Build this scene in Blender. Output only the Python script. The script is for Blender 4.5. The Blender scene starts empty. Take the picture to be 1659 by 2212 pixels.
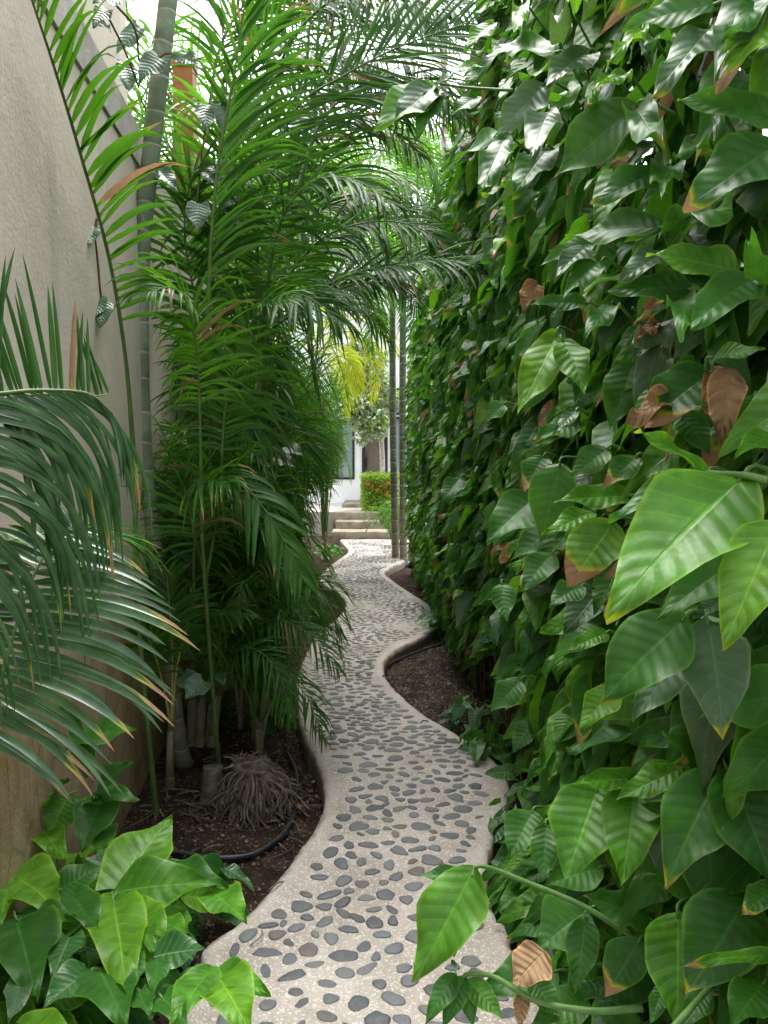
import bpy, math, random
import numpy as np
from mathutils import Vector, noise as mnoise

SEED = 7
R = np.random.RandomState(SEED)
random.seed(SEED)
scn = bpy.context.scene
COL = scn.collection
rad = math.radians

# ------------------------------------------------------------------ camera
CH = 1.6
PITCH = math.atan(106 / 1661.0)
F_ = np.array([0, math.cos(PITCH), -math.sin(PITCH)])
U_ = np.array([0, math.sin(PITCH), math.cos(PITCH)])
C_ = np.array([0, 0, CH])
cam = bpy.data.cameras.new('camera')
camo = bpy.data.objects.new('camera', cam)
COL.objects.link(camo)
camo.location = C_
camo.rotation_euler = (math.pi / 2 - PITCH, 0, 0)
cam.sensor_fit = 'VERTICAL'
cam.sensor_height = 24.0
cam.lens = 24.0 * 1661 / 2212
cam.clip_start = 0.05
cam.clip_end = 500
scn.camera = camo


def at(px, py, D):
    """a point of the place seen at that spot of the photograph, D metres ahead"""
    return C_ + D * (F_ + np.array([(px - 829.5) / 1661, 0, 0]) + U_ * (-(py - 1106) / 1661))


def on_ground(px, py, z=0.0):
    d = F_ + np.array([(px - 829.5) / 1661, 0, 0]) + U_ * (-(py - 1106) / 1661)
    return C_ + d * ((z - CH) / d[2])


LW0, LWK = -0.89, -0.0897      # left wall plane: x = LW0 + LWK*y
RW0, RWK = 1.05, -0.045       # right wall plane
def lw(y): return LW0 + LWK * y
def rw(y): return RW0 + RWK * y


# ------------------------------------------------------------------ tags
def tag(o, label=None, cat=None, group=None, kind=None):
    if label: o['label'] = label
    if cat: o['category'] = cat
    if group: o['group'] = group
    if kind: o['kind'] = kind
    return o


def thing(name, label, cat, loc=(0, 0, 0), group=None):
    o = bpy.data.objects.new(name, None)
    COL.objects.link(o)
    o.location = tuple(float(v) for v in loc)
    o.empty_display_size = 0.1
    return tag(o, label, cat, group)


def world_loc(o):
    v = np.array(o.location, float)
    while o.parent is not None:
        o = o.parent
        v = v + np.array(o.location, float)
    return v


# ------------------------------------------------------------------ mesh gather (quads / ngons) with attributes
class MB:
    def __init__(self):
        self.V, self.Q, self.UV, self.RN, self.DD, self.MI = [], [], [], [], [], []
        self.n = 0

    def add(self, v, q, uv=None, rnd=0.5, dead=0.0, mi=0):
        v = np.asarray(v, float).reshape(-1, 3)
        q = np.asarray(q, int).reshape(-1, 4)
        self.V.append(v)
        self.Q.append(q + self.n)
        self.UV.append(np.zeros((len(v), 2)) if uv is None else np.asarray(uv, float).reshape(-1, 2))
        self.RN.append(np.broadcast_to(np.asarray(rnd, float), (len(v),)).copy())
        self.DD.append(np.broadcast_to(np.asarray(dead, float), (len(v),)).copy())
        self.MI.append(np.full(len(q), mi, int))
        self.n += len(v)
        return self

    def build(self, name, mats, parent=None, smooth=True):
        v = np.concatenate(self.V); q = np.concatenate(self.Q)
        uv = np.concatenate(self.UV)
        if parent is not None:
            v = v - world_loc(parent)
        me = bpy.data.meshes.new(name)
        me.vertices.add(len(v)); me.vertices.foreach_set('co', v.astype(np.float32).ravel())
        me.loops.add(len(q) * 4); me.loops.foreach_set('vertex_index', q.astype(np.int32).ravel())
        me.polygons.add(len(q))
        me.polygons.foreach_set('loop_start', (np.arange(len(q)) * 4).astype(np.int32))
        me.update(calc_edges=True)
        me.polygons.foreach_set('use_smooth', np.full(len(q), smooth, bool))
        ul = me.uv_layers.new(name='UVMap')
        ul.data.foreach_set('uv', uv[q.ravel()].astype(np.float32).ravel())
        a = me.attributes.new('rnd', 'FLOAT', 'POINT'); a.data.foreach_set('value', np.concatenate(self.RN).astype(np.float32))
        a = me.attributes.new('dead', 'FLOAT', 'POINT'); a.data.foreach_set('value', np.concatenate(self.DD).astype(np.float32))
        if not isinstance(mats, (list, tuple)): mats = [mats]
        for m in mats: me.materials.append(m)
        me.polygons.foreach_set('material_index', np.concatenate(self.MI).astype(np.int32))
        me.validate(); me.update()
        o = bpy.data.objects.new(name, me)
        COL.objects.link(o)
        if parent is not None: o.parent = parent
        return o


def nrm(a):
    a = np.asarray(a, float)
    return a / (np.linalg.norm(a, axis=-1, keepdims=True) + 1e-9)


def spline(pts, n):
    """Catmull-Rom through pts"""
    p = np.asarray(pts, float)
    p = np.vstack([2 * p[0] - p[1], p, 2 * p[-1] - p[-2]])
    m = len(p) - 3
    t = np.linspace(0, m - 1e-6, n)
    i = t.astype(int); f = (t - i)[:, None]
    a, b, c, d = p[i], p[i + 1], p[i + 2], p[i + 3]
    return 0.5 * (2 * b + (c - a) * f + (2 * a - 5 * b + 4 * c - d) * f ** 2 + (3 * b - a - 3 * c + d) * f ** 3)


def tube(mb, pts, rads, ns=8, rnd=0.5, dead=0.0, mi=0, cap=True, wob=0.0):
    p = np.asarray(pts, float); n = len(p)
    r = np.broadcast_to(np.asarray(rads, float), (n,)).copy()
    if cap:
        p = np.vstack([p[0], p, p[-1]]); r = np.concatenate([[r[0] * .02], r, [r[-1] * .02]]); n += 2
    T = nrm(np.gradient(p, axis=0) + 1e-9)
    if cap: T[0] = T[1]; T[-1] = T[-2]
    ref = np.array([0.31, 0.95, 0.05]) if abs(T[n // 2][2]) > .7 else np.array([0.05, 0.1, 1.0])
    A = nrm(np.cross(T, ref)); B = np.cross(T, A)
    ang = np.linspace(0, 2 * math.pi, ns, endpoint=False)
    rr = r[:, None] * (1 + (wob * R.randn(n, ns) if wob else 0))
    v = p[:, None, :] + rr[..., None] * (np.cos(ang)[None, :, None] * A[:, None, :] + np.sin(ang)[None, :, None] * B[:, None, :])
    ln = np.concatenate([[0], np.cumsum(np.linalg.norm(np.diff(p, axis=0), axis=1))])
    uv = np.stack([np.broadcast_to(ang / (2 * math.pi), (n, ns)), np.broadcast_to(ln[:, None], (n, ns))], -1)
    i = np.arange(n - 1)[:, None] * ns; j = np.arange(ns)[None, :]
    q = np.stack([i + j, i + (j + 1) % ns, i + ns + (j + 1) % ns, i + ns + j], -1)
    mb.add(v, q, uv, rnd, dead, mi)


def box(mb, x0, x1, y0, y1, z0, z1, rnd=.5, mi=0):
    v = np.array([[x, y, z] for z in (z0, z1) for y in (y0, y1) for x in (x0, x1)], float)
    q = [[0, 2, 3, 1], [4, 5, 7, 6], [0, 1, 5, 4], [2, 6, 7, 3], [0, 4, 6, 2], [1, 3, 7, 5]]
    v8 = []; q8 = []
    for k, f in enumerate(q):
        v8 += [v[i] for i in f]; q8.append([4 * k, 4 * k + 1, 4 * k + 2, 4 * k + 3])
    mb.add(v8, q8, None, rnd, 0, mi)


# ------------------------------------------------------------------ materials
class NT:
    def __init__(self, name):
        self.m = bpy.data.materials.new(name); self.m.use_nodes = True
        self.t = self.m.node_tree; self.t.nodes.clear()
        self.out = self.t.nodes.new('ShaderNodeOutputMaterial')

    def n(self, typ, **kw):
        o = self.t.nodes.new(typ)
        for k, v in kw.items():
            if k[0] == 'i' and k[1:].isdigit(): self.set(o.inputs[int(k[1:])], v)
            elif k in ('operation', 'blend_type', 'data_type', 'attribute_name', 'feature', 'noise_dimensions', 'interpolation_type', 'use_clamp', 'distance'):
                setattr(o, k, v)
            else: self.set(o.inputs[k.replace('_', ' ')], v)
        return o

    def set(self, sock, v):
        if hasattr(v, 'outputs'): v = v.outputs[0]
        if hasattr(v, 'is_linked') or str(type(v)).find('NodeSocket') >= 0: self.t.links.new(v, sock)
        else:
            if isinstance(v, tuple) and len(v) == 3 and len(sock.default_value) == 4: v = v + (1,)
            sock.default_value = v

    def math(self, op, a, b=0.0, c=None, clamp=False):
        o = self.t.nodes.new('ShaderNodeMath'); o.operation = op; o.use_clamp = clamp
        self.set(o.inputs[0], a); self.set(o.inputs[1], b)
        if c is not None: self.set(o.inputs[2], c)
        return o.outputs[0]

    def mix(self, f, a, b, blend='MIX'):
        o = self.t.nodes.new('ShaderNodeMix'); o.data_type = 'RGBA'; o.blend_type = blend
        self.set(o.inputs[0], f); self.set(o.inputs[6], a); self.set(o.inputs[7], b)
        return o.outputs[2]

    def ss(self, x, lo, hi):
        o = self.t.nodes.new('ShaderNodeMapRange'); o.interpolation_type = 'SMOOTHSTEP'
        self.set(o.inputs[0], x); self.set(o.inputs[1], lo); self.set(o.inputs[2], hi)
        return o.outputs[0]

    def noise(self, scale, vec=None, detail=4, rough=.55, dist=0):
        o = self.t.nodes.new('ShaderNodeTexNoise')
        o.inputs['Scale'].default_value = scale; o.inputs['Detail'].default_value = detail
        o.inputs['Roughness'].default_value = rough; o.inputs['Distortion'].default_value = dist
        self.set(o.inputs['Vector'], vec if vec is not None else self.pos())
        return o.outputs[0]

    def pos(self):
        if not hasattr(self, '_pos'):
            self._pos = self.t.nodes.new('ShaderNodeNewGeometry').outputs['Position']
        return self._pos

    def attr(self, nm):
        o = self.t.nodes.new('ShaderNodeAttribute'); o.attribute_name = nm
        return o.outputs['Fac']

    def uv(self):
        o = self.t.nodes.new('ShaderNodeUVMap'); s = self.t.nodes.new('ShaderNodeSeparateXYZ')
        self.t.links.new(o.outputs[0], s.inputs[0])
        return s.outputs[0], s.outputs[1]

    def bump(self, h, strength=.5, dist=.01):
        o = self.t.nodes.new('ShaderNodeBump'); o.inputs['Strength'].default_value = strength
        o.inputs['Distance'].default_value = dist
        self.set(o.inputs['Height'], h)
        return o.outputs[0]

    def principled(self, col, rough=.6, normal=None, spec=.5, metal=0.0):
        o = self.t.nodes.new('ShaderNodeBsdfPrincipled')
        self.set(o.inputs['Base Color'], col); self.set(o.inputs['Roughness'], rough)
        self.set(o.inputs['Specular IOR Level'], spec); self.set(o.inputs['Metallic'], metal)
        if normal is not None: self.set(o.inputs['Normal'], normal)
        return o.outputs[0]

    def done(self, sh):
        self.t.links.new(sh, self.out.inputs[0])
        return self.m


YELLOW = (.42, .40, .02)
BROWN = (.23, .11, .045)
TAN = (.42, .27, .15)


def leaf_mat(name, c1, c2, transl=.35, rough=.38, veins=13.0, vein_col=None, vein_amt=.25, bump=.35, tcol=None, spec=.5, mottle=.3):
    k = NT(name)
    u, v = k.uv(); rnd = k.attr('rnd'); dead = k.attr('dead')
    au = k.math('ABSOLUTE', k.math('SUBTRACT', u, .5))          # 0 at midrib .5 at edge
    col = k.mix(rnd, c1, c2)
    nz = k.noise(22, detail=3)
    col = k.mix(k.math('MULTIPLY', k.ss(nz, .35, .75), mottle), col, tuple(min(1, x * 1.9 + .01) for x in c2))
    nbig = k.noise(1.3, detail=1)
    col = k.mix(k.math('MULTIPLY', k.ss(nbig, .4, .7), .35), col, tuple(x * .55 for x in c1))
    normal = None
    if veins:
        ph = k.math('SUBTRACT', k.math('MULTIPLY', v, veins * 2 * math.pi), k.math('MULTIPLY', au, veins * 2.2))
        w = k.math('COSINE', ph)
        sharp = k.ss(w, .88, .99)
        mid = k.math('SUBTRACT', 1.0, k.ss(au, .008, .035))
        vm = k.math('MAXIMUM', k.math('MULTIPLY', sharp, .5), mid)
        vc = vein_col or tuple(min(1, x * 2.2 + .015) for x in c2)
        col = k.mix(k.math('MULTIPLY', vm, vein_amt), col, vc)
        h = k.math('SUBTRACT', k.math('MULTIPLY', k.math('SUBTRACT', 0.0, w), .5), k.math('MULTIPLY', mid, 1.2))
        h = k.math('ADD', h, k.math('MULTIPLY', k.noise(45, detail=4), 1.1))
        normal = k.bump(h, bump, .004)
    # pale edge
    edge = k.math('MULTIPLY', k.ss(au, .43, .5), .55)
    col = k.mix(edge, col, (min(1, c2[0] * 3.0), min(1, c2[1] * 2.0), c2[2] * 1.5))
    sp = k.math('MULTIPLY', k.ss(k.noise(75, detail=2), .70, .76), k.ss(k.noise(7, detail=2), .5, .62))
    col = k.mix(k.math('MULTIPLY', sp, .7), col, (.32, .28, .10))
    # yellow and burnt tips
    s = k.math('ADD', k.math('ADD', v, k.math('MULTIPLY', k.math('SUBTRACT', k.noise(18, detail=3), .5), .28)), k.math('MULTIPLY', au, .22))
    lim = k.math('SUBTRACT', 1.16, k.math('MULTIPLY', dead, 1.15))
    yel = k.math('MULTIPLY', k.ss(s, k.math('SUBTRACT', lim, .10), k.math('ADD', lim, .01)), k.ss(dead, .02, .06))
    brn = k.math('MULTIPLY', k.ss(s, lim, k.math('ADD', lim, .02)), k.ss(dead, .08, .12))
    bc = k.mix(k.noise(35, detail=3), BROWN, TAN)
    col = k.mix(yel, col, YELLOW)
    col = k.mix(brn, col, bc)
    p = k.principled(col, rough, normal, spec)
    tr = k.t.nodes.new('ShaderNodeBsdfTranslucent')
    tc = k.mix(.6, col, tcol or (c2[0] * 2.0 + .015, c2[1] * 2.0 + .02, c2[2] * .4))
    tc = k.mix(brn, tc, bc)
    k.set(tr.inputs[0], tc)
    ms = k.t.nodes.new('ShaderNodeMixShader')
    ms.inputs[0].default_value = transl
    k.t.links.new(p, ms.inputs[1]); k.t.links.new(tr.outputs[0], ms.inputs[2])
    return k.done(ms.outputs[0])


def simple_mat(name, c1, c2, scale=8, rough=.8, bump=.3, bdist=.01, detail=5, spec=.3, use_rnd=False, metal=0):
    k = NT(name)
    f = k.noise(scale, detail=detail)
    f = k.ss(f, .3, .7)
    col = k.mix(f, c1, c2)
    if use_rnd:
        r = k.attr('rnd')
        col = k.mix(k.math('MULTIPLY', r, .7), col, tuple(x * .35 for x in c1))
    return k.done(k.principled(col, rough, k.bump(k.noise(scale * 5, detail=4), bump, bdist), spec, metal))


M = {}
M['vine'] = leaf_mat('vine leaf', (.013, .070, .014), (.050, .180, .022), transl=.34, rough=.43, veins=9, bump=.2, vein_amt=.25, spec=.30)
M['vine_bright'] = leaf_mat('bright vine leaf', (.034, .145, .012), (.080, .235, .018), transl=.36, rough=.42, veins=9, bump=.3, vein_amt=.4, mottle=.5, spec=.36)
M['vine_pale'] = leaf_mat('pale sheen leaf', (.045, .105, .05), (.085, .165, .08), transl=.24, rough=.42, veins=9, bump=.25, spec=.38, mottle=.15)  # paler base colour; on the vine it carries painted sky sheen
M['arrow'] = leaf_mat('arrowhead leaf', (.018, .085, .025), (.05, .17, .04), transl=.28, rough=.35, veins=8, vein_col=(.28, .42, .22), vein_amt=.55)
M['lime'] = leaf_mat('lime leaf', (.058, .20, .012), (.115, .275, .020), transl=.38, rough=.42, veins=9, bump=.3, vein_amt=.45, mottle=.7, spec=.36)
M['philo'] = leaf_mat('trunk climber leaf', (.035, .085, .045), (.07, .14, .08), transl=.2, rough=.3, veins=9)
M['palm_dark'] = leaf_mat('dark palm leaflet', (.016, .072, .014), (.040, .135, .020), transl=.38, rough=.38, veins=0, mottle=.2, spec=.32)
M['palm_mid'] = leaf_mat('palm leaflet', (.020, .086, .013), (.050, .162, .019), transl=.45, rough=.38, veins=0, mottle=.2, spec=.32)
M['palm_bright'] = leaf_mat('sunlit palm leaflet', (.036, .14, .013), (.082, .235, .019), transl=.48, rough=.35, veins=0, mottle=.2)  # brighter copy of the palm leaflet; sunlight put into its colour
M['palm_blue'] = leaf_mat('near palm leaflet', (.018, .066, .024), (.038, .108, .034), transl=.22, rough=.27, veins=0, spec=.6, mottle=.6)
M['palm_gold'] = leaf_mat('golden palm leaflet', (.22, .34, .02), (.42, .46, .03), transl=.5, rough=.4, veins=0)
M['rachis'] = simple_mat('palm midrib', (.06, .13, .03), (.11, .19, .04), 14, .45, .1, spec=.4)
M['rachis_y'] = simple_mat('yellow palm stem', (.20, .21, .035), (.30, .27, .05), 10, .45, .1, spec=.4)
M['stem'] = simple_mat('green vine stem', (.08, .19, .045), (.13, .25, .07), 25, .5, .2, .004)
M['brown_stem'] = simple_mat('brown vine stem', (.09, .05, .03), (.16, .10, .06), 30, .85, .4, .004)
M['twig'] = simple_mat('dry root', (.12, .095, .075), (.26, .21, .165), 30, .85, .5, .005, use_rnd=True)
M['deadleaf'] = leaf_mat('withered leaf', (.25, .13, .06), (.42, .27, .15), transl=.15, rough=.7, veins=7, vein_amt=.2, tcol=(.35, .2, .08), bump=.8)
M['hose'] = simple_mat('black hose', (.012, .014, .018), (.035, .04, .045), 20, .38, .1, .003, spec=.5)
M['coupling'] = simple_mat('purple plastic', (.28, .10, .25), (.34, .14, .30), 20, .5, .1, .003)
M['darkmetal'] = simple_mat('dark window frame', (.018, .02, .025), (.03, .033, .04), 12, .4, .05)
M['pole'] = simple_mat('brown metal pole', (.12, .085, .08), (.17, .13, .12), 12, .6, .1)
M['orange_wood'] = simple_mat('varnished timber', (.22, .085, .025), (.32, .13, .04), 9, .5, .25)
M['white_wall'] = simple_mat('white render', (.86, .86, .86), (.90, .90, .90), 3, .9, .15)
M['doorway'] = simple_mat('brown door leaf', (.13, .10, .085), (.17, .135, .11), 3, .6, .1)
M['flower'] = leaf_mat('orange flower', (.75, .14, .04), (.85, .25, .08), transl=.3, veins=0, tcol=(.8, .2, .05))
M['hedge_leaf'] = leaf_mat('box hedge leaf', (.10, .24, .03), (.26, .40, .05), transl=.35, veins=0)
M['pale_leaf'] = leaf_mat('variegated leaf', (.28, .42, .22), (.66, .72, .58), transl=.3, veins=0, mottle=.5, tcol=(.6, .7, .35))
M['tree_leaf'] = leaf_mat('background tree leaf', (.05, .16, .02), (.13, .28, .03), transl=.45, veins=0)
M['bark_pale'] = simple_mat('pale lichen bark', (.35, .31, .28), (.62, .60, .56), 14, .9, .4)
M['bark_grey'] = simple_mat('grey cut palm bark', (.09, .075, .06), (.20, .17, .14), 22, .9, .5)
M['bark'] = simple_mat('brown bark', (.10, .08, .06), (.2, .17, .13), 14, .9, .4)


def mk_glass():
    k = NT('window glass')
    return k.done(k.principled((.34, .39, .44), .08, None, .8))  # sky reflection put into the pale blue grey base colour
M['glass'] = mk_glass()


def mk_trunk(name, c1, c2, ringc, spacing):
    k = NT(name)
    u, v = k.uv()
    nz = k.noise(6, detail=4)
    f = k.math('FRACT', k.math('ADD', k.math('DIVIDE', v, spacing), k.math('MULTIPLY', k.noise(3, detail=1), .8)))
    ring = k.math('SUBTRACT', 1.0, k.ss(f, .02, .09))
    ring2 = k.math('MULTIPLY', k.math('SUBTRACT', 1.0, k.ss(f, .05, .5)), .45)
    col = k.mix(k.ss(nz, .35, .7), c1, c2)
    pos = k.t.nodes.new('ShaderNodeSeparateXYZ'); k.t.links.new(k.pos(), pos.inputs[0])
    low = k.math('SUBTRACT', 1.0, k.ss(pos.outputs[2], .3, 1.5))
    col = k.mix(k.math('MULTIPLY', low, .75), col, (.25, .20, .15))
    col = k.mix(k.math('MULTIPLY', k.ss(k.noise(25, detail=5), .52, .7), .35), col, (.42, .42, .36))
    col = k.mix(ring2, col, tuple(x * .5 for x in c1))
    col = k.mix(ring, col, ringc)
    h = k.math('ADD', ring, k.math('MULTIPLY', k.noise(40), .25))
    return k.done(k.principled(col, .55, k.bump(h, .7, .012), .35))
M['trunk'] = mk_trunk('ringed green palm trunk', (.125, .18, .105), (.24, .295, .20), (.34, .30, .22), .15)
M['trunk_dark'] = mk_trunk('ringed slender trunk', (.06, .085, .04), (.12, .14, .07), (.30, .27, .18), .2)
M['trunk_y'] = mk_trunk('yellow green trunk', (.16, .19, .05), (.26, .27, .08), (.30, .26, .15), .22)


def mk_stucco():
    k = NT('cream stucco with stained foot')
    sp = k.t.nodes.new('ShaderNodeSeparateXYZ'); k.t.links.new(k.pos(), sp.inputs[0])
    col = k.mix(k.ss(k.noise(2.2, detail=5), .3, .7), (.61, .535, .44), (.68, .605, .51))
    zz = k.math('ADD', sp.outputs[2], k.math('MULTIPLY', k.math('SUBTRACT', k.noise(3.5, detail=5), .5), .5))
    st = k.math('SUBTRACT', 1.0, k.ss(zz, .75, 1.2))
    # vertical run-off streaks on the lower band
    mp = k.t.nodes.new('ShaderNodeMapping'); mp.inputs['Scale'].default_value = (5, 5, 2.6)
    k.t.links.new(k.pos(), mp.inputs[0])
    stre = k.noise(1.0, mp.outputs[0], detail=7, dist=1.4)
    low = k.mix(k.ss(stre, .35, .65), (.31, .215, .115), (.44, .335, .20))
    vc = k.t.nodes.new('ShaderNodeTexVoronoi'); vc.feature = 'DISTANCE_TO_EDGE'; vc.inputs['Scale'].default_value = 1.0
    mpc = k.t.nodes.new('ShaderNodeMapping'); mpc.inputs['Scale'].default_value = (7, 7, 2.4)
    k.t.links.new(k.pos(), mpc.inputs[0]); k.t.links.new(mpc.outputs[0], vc.inputs['Vector'])
    crack = k.math('SUBTRACT', 1.0, k.ss(k.math('ADD', vc.outputs[0], k.math('MULTIPLY', k.noise(20, detail=3), .05)), .03, .055))
    low = k.mix(k.math('MULTIPLY', crack, .4), low, (.07, .045, .025))
    low = k.mix(k.math('MULTIPLY', k.ss(k.noise(12, detail=5), .55, .75), .5), low, (.46, .36, .22))
    col = k.mix(st, col, low)
    drip = k.math('MULTIPLY', k.ss(stre, .55, .75), .18)
    col = k.mix(drip, col, (.30, .27, .23))
    col = k.mix(k.math('MULTIPLY', k.ss(k.noise(.9, detail=6), .5, .75), .3), col, (.33, .31, .26))
    mp2 = k.t.nodes.new('ShaderNodeMapping'); mp2.inputs['Scale'].default_value = (5, 5, .35)
    k.t.links.new(k.pos(), mp2.inputs[0])
    col = k.mix(k.math('MULTIPLY', k.ss(k.noise(1.0, mp2.outputs[0], detail=4), .56, .72), .28), col, (.27, .25, .20))
    h = k.math('ADD', k.noise(70, detail=3), k.math('MULTIPLY', k.noise(16, detail=2), 1.2))
    return k.done(k.principled(col, .92, k.bump(h, .4, .006), .2))
M['stucco'] = mk_stucco()
M['cream'] = simple_mat('cream painted wall', (.50, .45, .37), (.60, .56, .48), 4, .9, .3)
M['coping'] = simple_mat('weathered coping', (.44, .41, .36), (.54, .51, .46), 9, .9, .4)


def mk_concrete():
    k = NT('exposed aggregate concrete')
    a = k.noise(3.0, detail=6)
    col = k.mix(k.ss(a, .3, .7), (.315, .28, .245), (.45, .41, .37))
    b = k.t.nodes.new('ShaderNodeTexVoronoi'); b.inputs['Scale'].default_value = 150
    k.t.links.new(k.pos(), b.inputs['Vector'])
    hs = k.t.nodes.new('ShaderNodeSeparateColor'); k.t.links.new(b.outputs['Color'], hs.inputs[0])
    col = k.mix(k.math('MULTIPLY', k.ss(hs.outputs[0], .72, .9), .55), col, (.72, .68, .63))
    col = k.mix(k.math('MULTIPLY', k.ss(hs.outputs[1], .80, .95), .3), col, (.22, .19, .16))
    st = k.noise(1.1, detail=6, dist=.4)
    col = k.mix(k.math('MULTIPLY', k.ss(st, .50, .72), .45), col, (.27, .225, .19))
    # worn, dirty rim along the edges (attribute rnd: 1 at the edge)
    e = k.math('ADD', k.attr('rnd'), k.math('MULTIPLY', k.math('SUBTRACT', k.noise(9, detail=4), .5), .9))
    col = k.mix(k.math('MULTIPLY', k.ss(e, .4, .9), .35), col, (.54, .50, .45))
    col = k.mix(k.math('MULTIPLY', k.ss(e, .86, 1.15), .8), col, (.16, .11, .07))
    h = k.math('ADD', b.outputs['Distance'], k.math('MULTIPLY', k.noise(90, detail=4), .9))
    return k.done(k.principled(col, .75, k.bump(h, .45, .006), .35))
M['concrete'] = mk_concrete()


def mk_pebble():
    k = NT('river pebble')
    r = k.attr('rnd')
    rp = k.t.nodes.new('ShaderNodeValToRGB'); k.set(rp.inputs[0], r)
    e = rp.color_ramp.elements
    e[0].position = 0; e[0].color = (.06, .066, .073, 1)
    e[1].position = 1; e[1].color = (.15, .135, .118, 1)
    for p, c in ((.35, (.092, .102, .112, 1)), (.7, (.135, .145, .15, 1)), (.88, (.09, .082, .076, 1))):
        x = e.new(p); x.color = c
    col = k.mix(k.math('MULTIPLY', k.ss(k.noise(40, detail=5), .45, .7), .35), rp.outputs[0], (.17, .17, .165))
    return k.done(k.principled(col, .55, k.bump(k.noise(110, detail=5), .5, .003), .45))
M['pebble'] = mk_pebble()


def mk_soil():
    k = NT('dark garden soil')
    a = k.noise(9, detail=7, rough=.65)
    col = k.mix(k.ss(a, .3, .7), (.020, .013, .009), (.065, .043, .030))
    b = k.t.nodes.new('ShaderNodeTexVoronoi'); b.inputs['Scale'].default_value = 90
    k.t.links.new(k.pos(), b.inputs['Vector'])
    s = k.t.nodes.new('ShaderNodeSeparateColor'); k.t.links.new(b.outputs['Color'], s.inputs[0])
    col = k.mix(k.ss(s.outputs[0], .86, .95), col, (.17, .12, .085))
    h = k.math('ADD', k.noise(45, detail=6), k.math('MULTIPLY', b.outputs['Distance'], .8))
    return k.done(k.principled(col, .95, k.bump(h, .9, .02), .15))
M['soil'] = mk_soil()
M['gravel'] = simple_mat('pale grit', (.22, .16, .12), (.42, .35, .29), 60, .9, .3, use_rnd=True)
M['step'] = simple_mat('worn stone step', (.20, .16, .12), (.33, .28, .22), 5, .85, .5, .02)
M['paving'] = simple_mat('pale paving', (.50, .47, .43), (.60, .57, .53), 3, .8, .3)

# ------------------------------------------------------------------ leaf templates (length 1 along +Y, normal +Z)
def leaf_tpl(nv=9, nu=3, w=.5, kind='ovate', bend=.25, fold=.18, wave=.04, seed=0, skew=0.0):
    rs = np.random.RandomState(seed)
    v = np.linspace(0, 1, nv + 1)
    if nv > 5: v = .45 * v + .55 * .5 * (1 - np.cos(math.pi * v))
    u = np.linspace(-1, 1, 2 * nu + 1)
    if kind == 'ovate':
        prof = np.sin(math.pi * np.clip(v, 0, 1) ** .74) ** .9 * (1 - .38 * v ** 2.5)
    elif kind == 'heart':
        prof = np.sin(math.pi * (np.clip(v, 0, 1) * .87 + .13) ** .80) ** 1.05 * (1 - .16 * v ** 2)
    elif kind == 'arrow':
        prof = (1 - v) ** .75 * (.75 + .5 * v) + .004
        prof = prof / prof.max()
    else:
        prof = np.sin(math.pi * np.clip(v, 0, 1) ** .9) ** 1.1
    prof = prof / prof.max()
    prof[-1] = .012
    if kind in ('ovate', 'slim'): prof[0] = .03
    x = (w * .5) * prof[:, None] * u[None, :]
    y = np.broadcast_to(v[:, None], x.shape).copy()
    au = np.abs(u)[None, :]
    if kind == 'heart': y = y - .11 * (au ** 1.6) * (1 - v[:, None]) ** 4
    if kind == 'arrow': y = y - .34 * (au ** 1.5) * (1 - v[:, None]) ** 3
    if kind == 'ovate': y = y - .05 * au * (1 - v[:, None])
    # margin wobble
    mw = 1 + .045 * np.sin(v[:, None] * (13 + 5 * rs.rand()) + np.sign(u)[None, :] * rs.rand() * 6 + rs.rand() * 6) * au
    x = x * mw + skew * v[:, None] ** 2 * .25
    z = -bend * (y ** 2) + fold * np.abs(x)
    z = z + wave * np.sin(v[:, None] * (9 + 4 * rs.rand()) + np.sign(u)[None, :] * (1 + rs.rand() * 3) + rs.rand() * 6) * au ** 2
    V = np.stack([x, y, z], -1).reshape(-1, 3)
    uv = np.stack([np.broadcast_to((u[None, :] + 1) / 2, x.shape), np.broadcast_to(v[:, None], x.shape)], -1).reshape(-1, 2)
    m = 2 * nu + 1
    i = np.arange(nv)[:, None] * m; j = np.arange(m - 1)[None, :]
    q = np.stack([i + j, i + j + 1, i + m + j + 1, i + m + j], -1).reshape(-1, 4)
    return V, q, uv


def frames(d, n):
    d = nrm(d); x = nrm(np.cross(d, n)); nn = np.cross(x, d)
    return np.stack([x, d, nn], -1)          # columns


def scatter(mb, tpls, pos, d, n, size, rnd, dead, rs, mi=0):
    """many leaves: pos,d,n (N,3); size (N,)"""
    N = len(pos); pick = rs.randint(0, len(tpls), N)
    Fm = frames(d, n)
    for t in range(len(tpls)):
        V, q, uv = tpls[t]
        k = np.where(pick == t)[0]
        if len(k) == 0: continue
        W = np.einsum('nij,vj->nvi', Fm[k], V) * size[k][:, None, None] + pos[k][:, None, :]
        m = len(V)
        Q = q[None] + (np.arange(len(k)) * m)[:, None, None]
        mb.add(W.reshape(-1, 3), Q.reshape(-1, 4), np.tile(uv, (len(k), 1)), np.repeat(rnd[k], m), np.repeat(dead[k], m), mi)


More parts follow.
